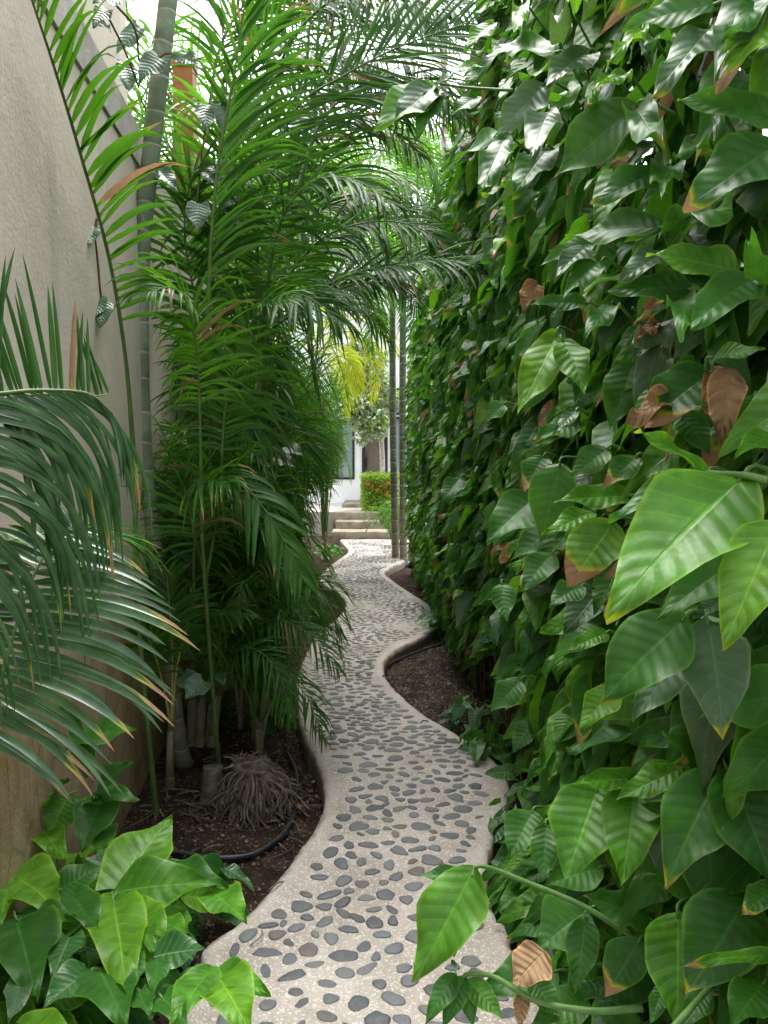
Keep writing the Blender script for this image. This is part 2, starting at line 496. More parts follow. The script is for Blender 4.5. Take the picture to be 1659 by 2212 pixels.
def hero(mb, base, tip, wr, n=None, kind='ovate', rnd=.5, dead=0.0, bend=.12, seed=0, fold=.2, wave=.05, petiole=None, mi=0, skew=0):
    base = np.asarray(base, float); tip = np.asarray(tip, float)
    d = tip - base; L = np.linalg.norm(d)
    if n is None:
        n = nrm(C_ - base) * .75 + np.array([0, 0, .65])
    V, q, uv = leaf_tpl(14, 5, wr, kind, bend, fold, wave, seed, skew)
    V = V.copy(); V[:, 2] += bend * V[:, 1]     # bow: base and tip stay on the line
    V[:, 2] += .0022 * np.cos(V[:, 1] * 2 * math.pi * 8 - np.abs(uv[:, 0] - .5) * 14) * (np.abs(uv[:, 0] - .5) * 2) ** .5
    Fm = frames(d[None], np.asarray(n, float)[None])[0]
    W = V @ Fm.T * L + base
    mb.add(W, q, uv, rnd, dead, mi)


# ------------------------------------------------------------------ palm frond
def frond(parent, pts, L=.5, pairs=38, mat='palm_mid', ref=(0, 0, 1), a0=62, a1=22, raise_=12, grav=.7, wid=.026, t0=.18,
          sides=(-1, 1), rscale=(1, 1), seg=6, rr=.009, rs=R, dead=.12, jit=.12, rmat='rachis', label=None, dead_all=None, tidy=False):
    P = spline(pts, 40)
    seglen = np.concatenate([[0], np.cumsum(np.linalg.norm(np.diff(P, axis=0), axis=1))])
    tt = seglen / seglen[-1]
    T_ = nrm(np.gradient(P, axis=0))
    ref = np.asarray(ref, float)
    mb = MB()
    for s, sc in zip(sides, rscale):
        t = np.linspace(t0, .985, pairs) + rs.randn(pairs) * .004
        t = np.clip(t, .02, .995)
        b = np.stack([np.interp(t, tt, P[:, i]) for i in range(3)], -1)
        T = nrm(np.stack([np.interp(t, tt, T_[:, i]) for i in range(3)], -1))
        S = nrm(np.cross(T, ref)); N = np.cross(S, T)
        f = np.clip((t - t0) / (1 - t0), 0.001, 1)
        a = np.radians(a0 + (a1 - a0) * f ** 1.3) + rs.randn(pairs) * jit
        r = np.radians(raise_) + rs.randn(pairs) * jit * (.5 if tidy else 1.3)
        ca, sa = np.cos(a)[:, None], np.sin(a)[:, None]
        d0 = ca * T + sa * (s * S * np.cos(r)[:, None] + N * np.sin(r)[:, None])
        ln = L * sc * (np.sin(math.pi * (.16 + .80 * f)) ** .65) * (1 + rs.randn(pairs) * .10) * np.where(rs.rand(pairs) < (0 if tidy else .05), rs.uniform(.35, .8, pairs), 1)
        g = grav * (1 + rs.randn(pairs) * (.08 if tidy else .25)) * np.where(rs.rand(pairs) < (0 if tidy else .06), 2.6, 1)
        pp = [b]; dirs = [d0]; d = d0
        for k in range(seg):
            d = nrm(d + np.array([0, 0, -1.0]) * (g * (k + .6) / seg * .42)[:, None])
            pp.append(pp[-1] + d * (ln / seg)[:, None]); dirs.append(d)
        pp = np.stack(pp, 1); dirs = np.stack(dirs, 1)          # (n,seg+1,3)
        wv = nrm(np.cross(dirs, N[:, None, :] + .25 * rs.randn(pairs, 1, 3)))
        nl = np.cross(wv, dirs)
        prof = np.array([.35, 1, 1, .92, .75, .45, .03]) if seg == 6 else np.interp(np.linspace(0, 1, seg + 1), [0, .12, .45, .7, .88, 1], [.35, 1, 1, .8, .45, .03])
        hw = (wid * .45 * (.65 + .35 * np.sin(math.pi * np.clip(f, .03, 1) ** .8)) * (1 + rs.randn(pairs) * .08))[:, None, None] * prof[None, :, None]
        left = pp - wv * hw; right = pp + wv * hw; mid = pp - nl * hw * .45
        V = np.stack([left, mid, right], 2)                     # n,seg+1,3,3
        n1 = seg + 1
        uv = np.zeros((pairs, n1, 3, 2)); uv[..., 0] = np.array([0, .5, 1])[None, None, :]; uv[..., 1] = np.linspace(0, 1, n1)[None, :, None]
        i = (np.arange(seg) * 3)[:, None]; j = np.arange(2)[None, :]
        q = np.stack([i + j, i + j + 1, i + 3 + j + 1, i + 3 + j], -1).reshape(-1, 4)
        Q = (q[None] + (np.arange(pairs) * n1 * 3)[:, None, None]).reshape(-1, 4)
        rn = np.repeat(np.clip(.5 + rs.randn(pairs) * .25, 0, 1), n1 * 3)
        dd = np.where(rs.rand(pairs) < dead, .12 + .18 * rs.rand(pairs), 0); dd = np.where(rs.rand(pairs) < .012, .9, dd)
        if dead_all is not None: dd = np.clip(dead_all + rs.randn(pairs) * .06, 0, 1)
        mb.add(V.reshape(-1, 3), Q, uv.reshape(-1, 2), rn, np.repeat(dd, n1 * 3))
    rad_ = rr * np.interp(np.linspace(0, 1, 40), [0, .15, 1], [1.5, 1.0, .18])
    tube(mb, P, rad_, 6, mi=1)
    o = mb.build('frond', [M[mat], M[rmat]], parent)
    if label: o['label'] = label
    return o


def clump(parent, base, n, h, reach, az, azs, rs, mat=('palm_mid', 'palm_dark'), L=.42, pairs=34, start=0.0, wid=.024, grav=.8, t0=.28, dead=.1, droop=.55, rr=.008, rmat='rachis'):
    """n arching fronds leaving one crown/base point"""
    base = np.asarray(base, float)
    for i in range(n):
        a = rad(az) + rad(azs) * (2 * (i + rs.rand()) / n - 1)
        hh = h * (.55 + .6 * rs.rand()); re = reach * (.6 + .6 * rs.rand())
        dx = np.array([math.cos(a), math.sin(a), 0])
        up = np.array([0, 0, 1.0])
        b = base + dx * .04 + up * start * rs.rand()
        dr = droop * (.4 + .9 * rs.rand())
        pts = [b, b + up * hh * .38 + dx * re * .10, b + up * hh * .74 + dx * re * .30, b + up * hh * .97 + dx * re * .58, b + up * hh * (1.0 - .30 * dr) + dx * re * .84, b + up * hh * (1 - .75 * dr) + dx * re * 1.0]
        frond(parent, pts, L * (.8 + .4 * rs.rand()), pairs, mat[rs.randint(len(mat))], (0.01, 0.02, 1), grav=grav * (.6 + .7 * rs.rand()), wid=wid, t0=t0, raise_=8 + 16 * rs.rand(), rs=rs, dead=dead, rr=rr, rmat=rmat)


def trunk(parent, pts, r0, r1, mat='trunk', n=60, name='trunk', spacing=.15):
    P = spline(pts, n)
    m = MB()
    ln = np.concatenate([[0], np.cumsum(np.linalg.norm(np.diff(P, axis=0), axis=1))])
    r = np.linspace(r0, r1, n)
    r = r * (1 + .25 * np.exp(-ln / .12))
    tube(m, P, r, 14, wob=.008)
    return m.build(name, M[mat], parent)


# ================================================================== SETTING
LE = [(380, 2212), (440, 2050), (525, 1985), (605, 1895), (660, 1820), (695, 1760), (703, 1700), (685, 1640), (655, 1580), (640, 1500), (650, 1440), (685, 1370), (728, 1335), (747, 1308), (738, 1285), (700, 1262), (690, 1245), (715, 1220), (752, 1192), (745, 1178)]
RE = [(1190, 2212), (1110, 2060), (1062, 1960), (1048, 1880), (1066, 1800), (1088, 1750), (1098, 1695), (1065, 1640), (995, 1590), (905, 1535), (845, 1480), (828, 1445), (845, 1410), (920, 1370), (948, 1345), (932, 1310), (895, 1285), (850, 1255), (832, 1237), (845, 1225), (870, 1213), (880, 1200), (880, 1180)]
def edge_fn(E, first, last):
    p = [on_ground(*e) for e in E]
    p = [np.array(first)] + [np.array([q[0], q[1]]) for q in p] + [np.array(last)]
    s = spline([[a[0], a[1], 0] for a in p], 600)
    o = np.argsort(s[:, 1])
    return s[o, 1], s[o, 0]
ly, lx = edge_fn(LE, (-.72, -3.0), (-.95, 16.3))
ry, rx = edge_fn(RE, (.60, -3.0), (.55, 16.3))
def xl(y): return np.interp(y, ly, lx)
def xr(y): return np.interp(y, ry, rx)
def on_path(x, y, m=0.0): return (x > xl(y) - m) & (x < xr(y) + m)

# ground: one sheet, fine near the path
gx = np.concatenate([[-70, -40, -20, -10, -6, -3.5], np.arange(-2.6, 2.6, .06), [3.5, 6, 10, 20, 40, 70]])
gy = np.concatenate([[-60, -30, -12, -6], np.arange(-3, 16.2, .06), [16.6, 17.5, 18.5, 20, 30, 60, 110]])
GX, GY = np.meshgrid(gx, gy)
GZ = np.zeros_like(GX)
for i in range(GX.shape[0]):
    for j in range(GX.shape[1]):
        x, y = GX[i, j], GY[i, j]
        nz = mnoise.noise(Vector((x * 3, y * 3, 1.7))) * .018 + mnoise.noise(Vector((x * 11, y * 11, 4.1))) * .010
        d = max(xl(y) - x, x - xr(y), 0)
        up = min(1, max(0, (d - .08) / .5))
        GZ[i, j] = -.10 + nz + .05 * up - (.12 if d == 0 else 0)
mb = MB()
ny, nx = GX.shape
i = np.arange(ny - 1)[:, None] * nx; j = np.arange(nx - 1)[None, :]
mb.add(np.stack([GX, GY, GZ], -1), np.stack([i + j, i + j + 1, i + nx + j + 1, i + nx + j], -1))
tag(mb.build('ground', M['soil']), 'dark soil of the planting beds on both sides of the path', kind='structure')
def soil_z(x, y):
    d = max(xl(y) - x, x - xr(y), 0)
    return -.10 + mnoise.noise(Vector((x * 3, y * 3, 1.7))) * .018 + mnoise.noise(Vector((x * 11, y * 11, 4.1))) * .010 + .05 * min(1, max(0, (d - .08) / .5))

# path slab
ys = np.arange(-3, 16.06, .04); na = 29
mb = MB(); rows = []; rn = []
for y in ys:
    a, b = float(xl(y)), float(xr(y))
    a += mnoise.noise(Vector((1.0, y * 7, 0))) * .008 + mnoise.noise(Vector((1.0, y * 29, 3))) * .007
    b += mnoise.noise(Vector((5.0, y * 7, 0))) * .008 + mnoise.noise(Vector((5.0, y * 29, 3))) * .007
    u = np.linspace(0, 1, na)
    x = a + (b - a) * u
    de = np.minimum(x - a, b - x)
    z = -.007 * np.exp(-de / .008)
    z = z + np.array([mnoise.noise(Vector((xx * 2.2, y * 2.2, 9))) * .006 for xx in x])
    row = np.stack([x, np.full(na, y), z], -1)
    row = np.vstack([[a - .012, y, -.16], [a - .010, y, -.04], row, [b + .010, y, -.04], [b + .012, y, -.16]])
    rows.append(row)
    e = np.clip(1 - de / .13, 0, 1)
    rn.append(np.concatenate([[1.3, 1.2], e, [1.2, 1.3]]))
m = na + 4
V = np.concatenate(rows); i = np.arange(len(ys) - 1)[:, None] * m; j = np.arange(m - 1)[None, :]
mb.add(V, np.stack([i + j, i + j + 1, i + m + j + 1, i + m + j], -1), None, np.concatenate(rn))
path = tag(mb.build('path', M['concrete']), 'winding concrete garden path inlaid with dark river pebbles', kind='structure')

# pebbles set into the slab
rs = np.random.RandomState(11)
peb = []
cell = {}
def try_pebble(x, y, a, b, gap):
    cx, cy = int(x / .16), int(math.floor(y / .16))
    for ii in (-1, 0, 1):
        for jj in (-1, 0, 1):
            for (px, py, pa, pb) in cell.get((cx + ii, cy + jj), ()):
                dx, dy = x - px, y - py
                rr = (a + b) * .42 + (pa + pb) * .42 + gap
                if dx * dx + dy * dy < rr * rr: return False
    cell.setdefault((cx, cy), []).append((x, y, a, b))
    return True
for k in range(60000):
    y = rs.uniform(1.7, 15.9) if k > 9000 else rs.uniform(1.7, 5.5)
    x = rs.uniform(-1.05, .7)
    edge = .07 + .03 * mnoise.noise(Vector((x * 2, y * 2, 0)))
    if not (xl(y) + edge + .03 < x < xr(y) - edge - .03): continue
    a = rs.uniform(.028, .051) if (k % 20000) < 6000 else rs.uniform(.021, .038)
    b = a * rs.uniform(.48, .92)
    if try_pebble(x, y, a, b, rs.uniform(.012, .036) if y < 4.2 else rs.uniform(.007, .020)):
        peb.append((x, y, a, b))
def pebble_mesh(mb, x, y, a, b, near):
    ns = 16 if near else 10
    th = np.linspace(0, 2 * math.pi, ns, endpoint=False)
    ph = rs.rand(3) * 6.28; am = rs.rand(3) * np.array([.17, .15, .09])
    rr = 1 + am[0] * np.cos(2 * th + ph[0]) + am[1] * np.cos(3 * th + ph[1]) + am[2] * np.cos(5 * th + ph[2])
    rot = rs.randn() * (1.1 if y < 4.0 else .5)
    h = rs.uniform(.0015, .0045)
    rings = [(1.0, -.006), (.95, h * .45), (.75, h * .85), (.4, h), (.03, h * 1.06)]
    P = []
    for s, z in rings:
        X = a * s * rr * np.cos(th); Y = b * s * rr * np.sin(th)
        P.append(np.stack([x + X * math.cos(rot) - Y * math.sin(rot), y + X * math.sin(rot) + Y * math.cos(rot), np.full(ns, z + .001)], -1))
    P = np.concatenate(P)
    i = np.arange(4)[:, None] * ns; j = np.arange(ns)[None, :]
    q = np.stack([i + j, i + (j + 1) % ns, i + ns + (j + 1) % ns, i + ns + j], -1)
    c = rs.rand() ** 1.1
    mb.add(P, q, None, c)
peb.sort(key=lambda p: -(p[2] * p[3]) / p[1] ** 3)
rest = MB()
for k, (x, y, a, b) in enumerate(peb):
    if k < 100:
        mb = MB(); pebble_mesh(mb, x, y, a, b, True); mb.build('pebble', M['pebble'], path)
    else:
        pebble_mesh(rest, x, y, a, b, y < 5)
tag(rest.build('pebble_inlay', M['pebble'], path), kind='stuff')

# raised courtyard behind the steps
def prism(mb, f, o0, o1, y0, y1, z0, z1, ny=1):
    """long wall-like block whose sides follow x = f(y)+offset"""
    yy = np.linspace(y0, y1, ny + 1)
    for k in range(ny):
        ya, yb = yy[k], yy[k + 1]
        v = [[f(y) + o, y, z] for z in (z0, z1) for y in (ya, yb) for o in (o0, o1)]
        for q in ([4, 5, 7, 6], [0, 2, 3, 1], [0, 4, 6, 2], [1, 3, 7, 5]) + (([0, 1, 5, 4],) if k == 0 else ()) + (([2, 6, 7, 3],) if k == ny - 1 else ()):
            mb.add([v[t] for t in q], [[0, 1, 2, 3]])
mb = MB()
box(mb, -9, 9, 17.48, 60, -.3, .488)
tag(mb.build('courtyard', M['paving'], smooth=False), 'pale raised courtyard behind the stone steps', kind='structure')

st = thing('stone_steps', 'three worn stone steps at the far end of the pebble path', 'steps', (-.15, 16.2, 0))
def rough_block(name, parent, x0, x1, y0, y1, z0, z1, mat, seed, amp=.012):
    bm_n = 26
    mb = MB()
    xs = np.linspace(x0, x1, bm_n)
    prof = [(y0, z0), (y0, z0 + (z1 - z0) * .5), (y0 + .004, z1 - .015), (y0 + .018, z1), ((y0 + y1) / 2, z1), (y1, z1), (y1, z0)]
    V = []
    for x in xs:
        for (y, z) in prof:
            n1 = mnoise.noise(Vector((x * 6, y * 6 + seed, z * 9))) * amp
            V.append([x, y + (n1 if y < y1 - .01 else 0), z + (n1 * .5 if z > z0 + .01 else 0)])
    m = len(prof); i = np.arange(bm_n - 1)[:, None] * m; j = np.arange(m - 1)[None, :]
    mb.add(V, np.stack([i + j, i + m + j, i + m + j + 1, i + j + 1], -1))
    for e in (0, bm_n - 1):
        b = [V[e * m + t] for t in range(m)]
        mb.add([b[0], b[1], b[5], b[6]], [[0, 1, 2, 3]]); mb.add([b[1], b[2], b[4], b[5]], [[0, 1, 2, 3]])
    return mb.build(name, mat, parent)
rough_block('step', st, -1.10, .72, 16.10, 16.80, -.12, .160, M['step'], 1)
rough_block('step', st, -1.06, .75, 16.76, 17.30, -.12, .325, M['step'], 5)
rough_block('step', st, -1.15, .80, 17.28, 17.80, -.12, .497, M['step'], 9)
mb = MB()
d = rough_block('door_step', None, -1.05, -.42, 19.1, 20.97, .40, .585, M['step'], 14)
tag(d, 'low stone threshold step beside the flowering hedge', 'step')

# left boundary wall, coping, house behind it
W = thing('garden_wall', 'tall cream stucco wall with brown stained foot on the left', 'wall', (lw(6), 6, -.1))
mb = MB(); prism(mb, lw, -.22, 0, -2.5, 16.5, -.25, 3.10, 40); mb.build('stucco_face', M['stucco'], W, smooth=False)
mb = MB(); prism(mb, lw, -.26, .012, -2.5, 16.5, 3.103, 3.29, 1); mb.build('coping', M['coping'], W, smooth=False)
H = thing('house', 'cream upper storey of a house rising behind the left coping', 'house', (lw(3) - .6, 3, 0))
mb = MB(); prism(mb, lw, -1.2, -.30, -1.5, 5.1, -.2, 7.0, 1); mb.build('upper_wall', M['stucco'], H, smooth=False)
p = at(400, 232, 6.2)
mb = MB(); box(mb, p[0] - .08, p[0] + .08, p[1] - .07, p[1] + .07, 0.0, 4.75)
box(mb, p[0] - .09, p[0] + .09, p[1] - .08, p[1] + .08, 4.75, 4.79)
tag(mb.build('timber_post', M['orange_wood'], smooth=False), 'orange brown timber post behind the ringed palm trunk', 'post')

# right boundary: cream wall below, white lattice above
W2 = thing('boundary_wall', 'cream wall almost hidden behind the climbing vine on the right', 'wall', (rw(5), 5, -.1))
mb = MB(); prism(mb, rw, 0, .18, -2.0, 11.6, -.25, 2.0, 1); mb.build('wall_face', M['cream'], W2, smooth=False)
LT = thing('lattice_fence', 'white lattice fence on top of the vine covered wall', 'fence', (rw(5) + .09, 5, 2.0))
mb = MB()
for y in np.arange(-1.9, 11.6, .16):
    prism(mb, rw, .075, .09, y, y + .022, 2.0, 3.95)
mb.build('upright_bars', M['white_wall'], LT, smooth=False)
mb = MB()
for z in np.arange(2.05, 3.95, .16):
    prism(mb, rw, .092, .107, -2, 11.6, z, z + .022)
mb.build('cross_bars', M['white_wall'], LT, smooth=False)
p = at(960, 90, 9.5)
mb = MB(); tube(mb, [[p[0], p[1], 0], [p[0], p[1], 2], [p[0], p[1], 7.0]], .035, 10)
tag(mb.build('metal_pole', M['pole']), 'thin brown metal pole rising above the vine hedge', 'pole')

# white house across the courtyard
B = thing('white_house', 'white rendered house with dark framed windows behind the steps', 'house', (-.3, 21.2, .49))
YB = 21.0
xs_ = [-7, -1.85, -.79 + .0, -.58, .10, .20, .95, 7]
mb = MB()
def wb(x0, x1, z0, z1): box(mb, x0, x1, YB, YB + .3, z0, z1)
# columns of wall between the openings (butted end to end)
wb(-7, -1.75, .49, 7.2); wb(-.80, -.60, .49, 3.7); wb(.10, .18, .49, 2.85); wb(1.0, 7, .49, 7.2)
wb(-1.75, -.80, .49, 1.15); wb(-1.75, -.80, 2.75, 3.7); wb(.18, 1.0, .49, 1.15); wb(.10, 1.0, 2.85, 2.9)
wb(-.60, .10, 2.85, 2.9)
wb(-.60, -.15, 2.9, 3.7); wb(.50, 1.0, 2.9, 3.7)
wb(-1.75, -1.0, 3.7, 5.0); wb(-.35, 1.0, 3.7, 5.0); wb(-1.75, 1.0, 5.0, 7.2); wb(-.15, .50, 3.62, 3.7)
mb.build('wall', M['white_wall'], B, smooth=False)
mb = MB(); box(mb, -7.2, 7.2, 20.8, 21.6, 7.2, 7.4); mb.build('roof_edge', M['white_wall'], B, smooth=False)
def window(x0, x1, z0, z1, mull):
    f = MB(); t = .06
    box(f, x0, x0 + t, YB - .02, YB + .1, z0, z1); box(f, x1 - t, x1, YB - .02, YB + .1, z0, z1)
    box(f, x0 + t, x1 - t, YB - .02, YB + .1, z0, z0 + t); box(f, x0 + t, x1 - t, YB - .02, YB + .1, z1 - t, z1)
    for q in mull: box(f, q - .02, q + .02, YB - .015, YB + .09, z0 + t, z1 - t)
    o = f.build('window_frame', M['darkmetal'], B, smooth=False)
    g = MB(); box(g, x0 + t, x1 - t, YB + .04, YB + .06, z0 + t, z1 - t); g.build('pane', M['glass'], o, smooth=False)
window(-1.75, -.80, 1.15, 2.75, (-1.27,)); window(.18, 1.0, 1.15, 2.85, (.45,)); window(-1.0, -.35, 3.7, 5.0, (-.70,)); window(-.15, .50, 2.9, 3.62, (.17,))
f = MB(); box(f, -.60, -.52, YB - .03, YB + .12, .585, 2.85); box(f, .02, .10, YB - .03, YB + .12, .585, 2.85); box(f, -.52, .02, YB - .03, YB + .12, 2.76, 2.85)
fo = f.build('door_frame', M['darkmetal'], B, smooth=False)
f = MB(); box(f, -.52, .02, YB + .06, YB + .10, .585, 2.76); dl = f.build('door', M['doorway'], B, smooth=False)
f = MB(); box(f, -.50, -.46, YB + .01, YB + .05, 1.45, 1.75); f.build('handle', M['darkmetal'], dl, smooth=False)

# ================================================================== PLANTS
# ---- climbing vine on the right wall
T_far = [leaf_tpl(6, 2, w, 'ovate', b, .25, wv, s, sk) for w, b, wv, s, sk in ((.50, .25, .05, 1, .1), (.56, .4, .06, 2, -.2), (.46, .15, .04, 3, .3), (.60, .3, .07, 4, 0), (.52, .5, .05, 5, -.3), (.42, .1, .08, 6, .2))]
_r = np.random.RandomState(404)
T_near = [leaf_tpl(12, 4, _r.uniform(.40, .62), 'ovate', _r.uniform(.05, .5), _r.uniform(.1, .35), _r.uniform(.03, .085), i_, _r.uniform(-.45, .45)) for i_ in range(16)]
VN = thing('climbing_vine', 'dense glossy climbing vine covering the whole right hand wall', 'vine', (rw(4) - .1, 4, 0))
rs = np.random.RandomState(21)
def vine_off(y, z):
    """how far the leaf shell stands off the wall"""
    n1 = mnoise.noise(Vector((y * .9, z * .9, 3))) * .14 + mnoise.noise(Vector((y * 2.6, z * 2.6, 8))) * .11
    o = (.36 - .013 * y) + n1 * (1 - .04 * y)
    if z < .75: o *= .35 + .65 * (z / .75)
    top = vine_top(y)
    if z > top - .6: o *= .75 + .25 * max(0, (top - z) / .6)
    if y > 9.5: o *= 1.0 - .25 * min(1, (y - 9.5))
    return max(.05, o)
def vine_top(y):
    return 4.2 - .19 * max(0, y - 5.8) + mnoise.noise(Vector((y * 1.1, 0, 2))) * .22
def vine_leaves(n, y0, y1, tp, mats, smin, smax):
    P, D, Nn, S, RN, DD, MI = [], [], [], [], [], [], []
    while len(P) < n:
        y = rs.uniform(y0, y1); z = rs.uniform(.02, 4.3)
        if z > vine_top(y): continue
        if z < .62 and 2.9 < y < 5.4 and rs.rand() < .93: continue
        if z < .4 and y > 5.4 and rs.rand() < .4: continue        # bare stems low down
        full = vine_off(y, z)
        sh = rs.rand()
        o = full * (1 - .92 * sh ** 2.4) + rs.randn() * .025
        clusterk = mnoise.noise(Vector((y * 4, z * 4, 20)))
        if clusterk < -.16 and rs.rand() < .72: continue
        O = np.array([-1, -.09, 0])
        up = np.array([0, 0, 1.0]); al = np.array([-.09, -1, 0])
        d = O * rs.uniform(.35, 1.0) - up * rs.uniform(.15, 1.0) + al * (rs.randn() * .5 + .1)
        nn = up * .85 + O * .42 + al * .22 + rs.randn(3) * .36
        P.append([rw(y) - o, y, z]); D.append(d); Nn.append(nn)
        S.append(rs.uniform(smin, smax) * (1 if rs.rand() > .26 else rs.uniform(.45, .8)))
        RN.append(np.clip(rs.rand() * .8 + .5 * (clusterk), 0, 1))
        DD.append(0 if rs.rand() > .14 else rs.uniform(.03, .32) if rs.rand() > .08 else rs.uniform(.4, 1.0))
        q = rs.rand()
        MI.append(3 if q < (y - 3.0) * .035 else 1 if q < .24 + .2 * (o > full * .9) else 2 if q > .93 else 0)  # brighter leaves outermost and with distance: sunlight put into leaf colour
    P, D, Nn, S, RN, DD, MI = map(np.array, (P, D, Nn, S, RN, DD, MI))
    P = P - nrm(D) * S[:, None] * .45
    mb = MB()
    for k in range(4):
        s = MI == k
        if not s.any(): continue
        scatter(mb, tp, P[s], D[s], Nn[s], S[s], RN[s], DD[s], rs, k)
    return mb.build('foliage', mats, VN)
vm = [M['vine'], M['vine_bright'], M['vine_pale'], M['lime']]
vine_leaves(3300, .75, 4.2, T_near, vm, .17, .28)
vine_leaves(4000, 4.0, 8.0, T_far, vm, .16, .26)
vine_leaves(3200, 7.8, 11.5, T_far, vm, .15, .24)
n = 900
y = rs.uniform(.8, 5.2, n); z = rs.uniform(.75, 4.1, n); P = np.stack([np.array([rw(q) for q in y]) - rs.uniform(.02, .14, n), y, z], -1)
mb = MB(); scatter(mb, T_far, P, np.stack([-rs.uniform(.1, .5, n), rs.randn(n) * .6, -rs.uniform(.2, 1, n)], -1), np.stack([-np.ones(n), -.5 + .4 * rs.randn(n), .3 + .3 * rs.randn(n)], -1), rs.uniform(.18, .28, n), rs.rand(n) * .3, np.zeros(n), rs)  # added backing leaves; shade inside the vine put into their darker tone
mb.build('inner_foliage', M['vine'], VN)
# woody and green stems climbing the wall
sb = MB()
for k in range(170):
    y = rs.uniform(1.5, 11.2) if k > 90 else rs.uniform(2.6, 6.2)
    o = rs.uniform(.02, .16); z1 = rs.uniform(.7, 2.6)
    pts = [[rw(y + t * .25 * rs.randn()) - o * (1 + .6 * rs.randn() * t), y + .18 * rs.randn() * t, -.06 + z1 * t] for t in np.linspace(0, 1, 5)]
    tube(sb, spline(pts, 14), rs.uniform(.003, .008), 5)
sb.build('woody_stems', M['brown_stem'], VN)
sb = MB()
for k in range(170):
    y = rs.uniform(1.3, 8); z = rs.uniform(.9, 3.9); o = vine_off(y, z)
    pts = [[rw(y) - .08, y + .12 * rs.randn(), z - .9], [rw(y) - o * .5, y + .1 * rs.randn(), z - .3], [rw(y) - o * .8, y + .08 * rs.randn(), z - .05], [rw(y) - o * 1.02, y - .1, z + .05 * rs.randn()]]
    tube(sb, spline(pts, 8), .0045, 5)
sb.build('green_stems', M['stem'], VN)

def vine_D(px, o):
    return (RW0 - o) / ((px - 829.5) / 1661 + .0926)
def z2(x, y): return (829.5 + x / 2, y / 2)
def z4(x, y): return (829.5 + x / 2, 737.3 + y / 2)
def z6(x, y): return (829.5 + x / 2, 1474.7 + y / 2)
def z5(x, y): return (x / 2, 1474.7 + y / 2)

def hero_leaf(parent, b, t, wr, mat, Db, Dt, dead=0.0, rnd=.5, seed=0, kind='ovate', bend=.12, nrml=None, wave=.05, label=None, fold=.2, skew=0, stalk=True):
    B_, T__ = at(*b, Db), at(*t, Dt)
    mb = MB()
    seen = math.hypot(b[0] - t[0], b[1] - t[1]) * (Db + Dt) / 2 / 1661
    wr = wr * (1.2 if b[0] < 560 and b[1] > 1500 else 1.1) * seen / np.linalg.norm(T__ - B_)
    hero(mb, B_, T__, wr, nrml, kind, rnd, dead, bend, seed, fold, wave, skew=skew)
    o = mb.build('leaf', M[mat], parent)
    if label: o['label'] = label
    if stalk:
        m2 = MB(); d = nrm(B_ - T__)
        L = np.linalg.norm(T__ - B_)
        inn = d * .5 + np.array([.35 if B_[0] > .15 else 0.0, .25, -.35])
        tube(m2, spline([B_ + (T__ - B_) * .02, B_ + d * L * .12, B_ + nrm(inn) * L * .42], 7), np.linspace(.0028, .004, 7), 6)
        m2.build('leaf_stalk', M['stem'], o)
    return o

Z2 = [((1080, 470), (735, 775), .62, 'vine', .12), ((1085, 470), (1140, 690), .6, 'vine', .06), ((1200, 730), (905, 900), .5, 'vine', .10), ((1240, 715), (1170, 855), .85, 'vine', .03),
      ((690, 370), (495, 600), .52, 'vine_pale', 0), ((715, 480), (625, 700), .6, 'vine_pale', .02), ((880, 230), (695, 370), .75, 'vine_pale', 0), ((745, 225), (460, 205), .42, 'vine', 0), ((765, 190), (750, 40), .62, 'vine_pale', 0),
      ((1430, 20), (1030, 125), .42, 'vine', .02), ((1410, 120), (1195, 435), .42, 'vine_pale', .10), ((1590, -20), (1470, 335), .55, 'vine_pale', .03), ((1690, 60), (1485, 385), .5, 'lime', .22), ((1690, 510), (1268, 425), .45, 'vine', .03),
      ((1720, 610), (1315, 925), .58, 'vine', .20), ((1195, 985), (798, 1012), .44, 'vine', .05), ((915, 1045), (668, 1142), .42, 'vine', .03), ((900, 1045), (735, 1205), .5, 'vine_pale', .06), ((1225, 1005), (1410, 940), .75, 'vine', 0),
      ((1530, 1180), (1135, 1090), .46, 'vine_bright', .06), ((1625, 1230), (1590, 1020), .5, 'vine', 0), ((1235, 1085), (1010, 1225), .55, 'vine_pale', 0), ((1320, 1250), (962, 1250), .46, 'vine', .03), ((1590, 1210), (1290, 1420), .62, 'vine', 0),
      ((1260, 1290), (1390, 1480), .5, 'vine', .03), ((940, 1130), (750, 1285), .5, 'vine', .05), ((985, 1310), (890, 1480), .55, 'vine', 0), ((870, 1310), (635, 1320), .4, 'vine', .05), ((1120, 130), (1000, 280), .42, 'lime', .05),
      ((960, 320), (820, 500), .3, 'vine_bright', .24), ((700, 650), (575, 860), .62, 'vine', .08), ((520, 600), (425, 860), .45, 'vine', .04), ((480, 590), (260, 740), .5, 'vine', .03), ((1050, 330), (905, 390), .6, 'vine_bright', .02),
      ((1390, 620), (1245, 700), .5, 'vine', .02), ((1640, 20), (1500, 200), .5, 'vine', 0), ((1230, 180), (1120, 200), .8, 'vine', 0), ((1460, 500), (1390, 590), .4, 'vine_pale', .08), ((830, 60), (850, -60), .7, 'lime', 0), ((600, 20), (540, 180), .4, 'lime', 0)]
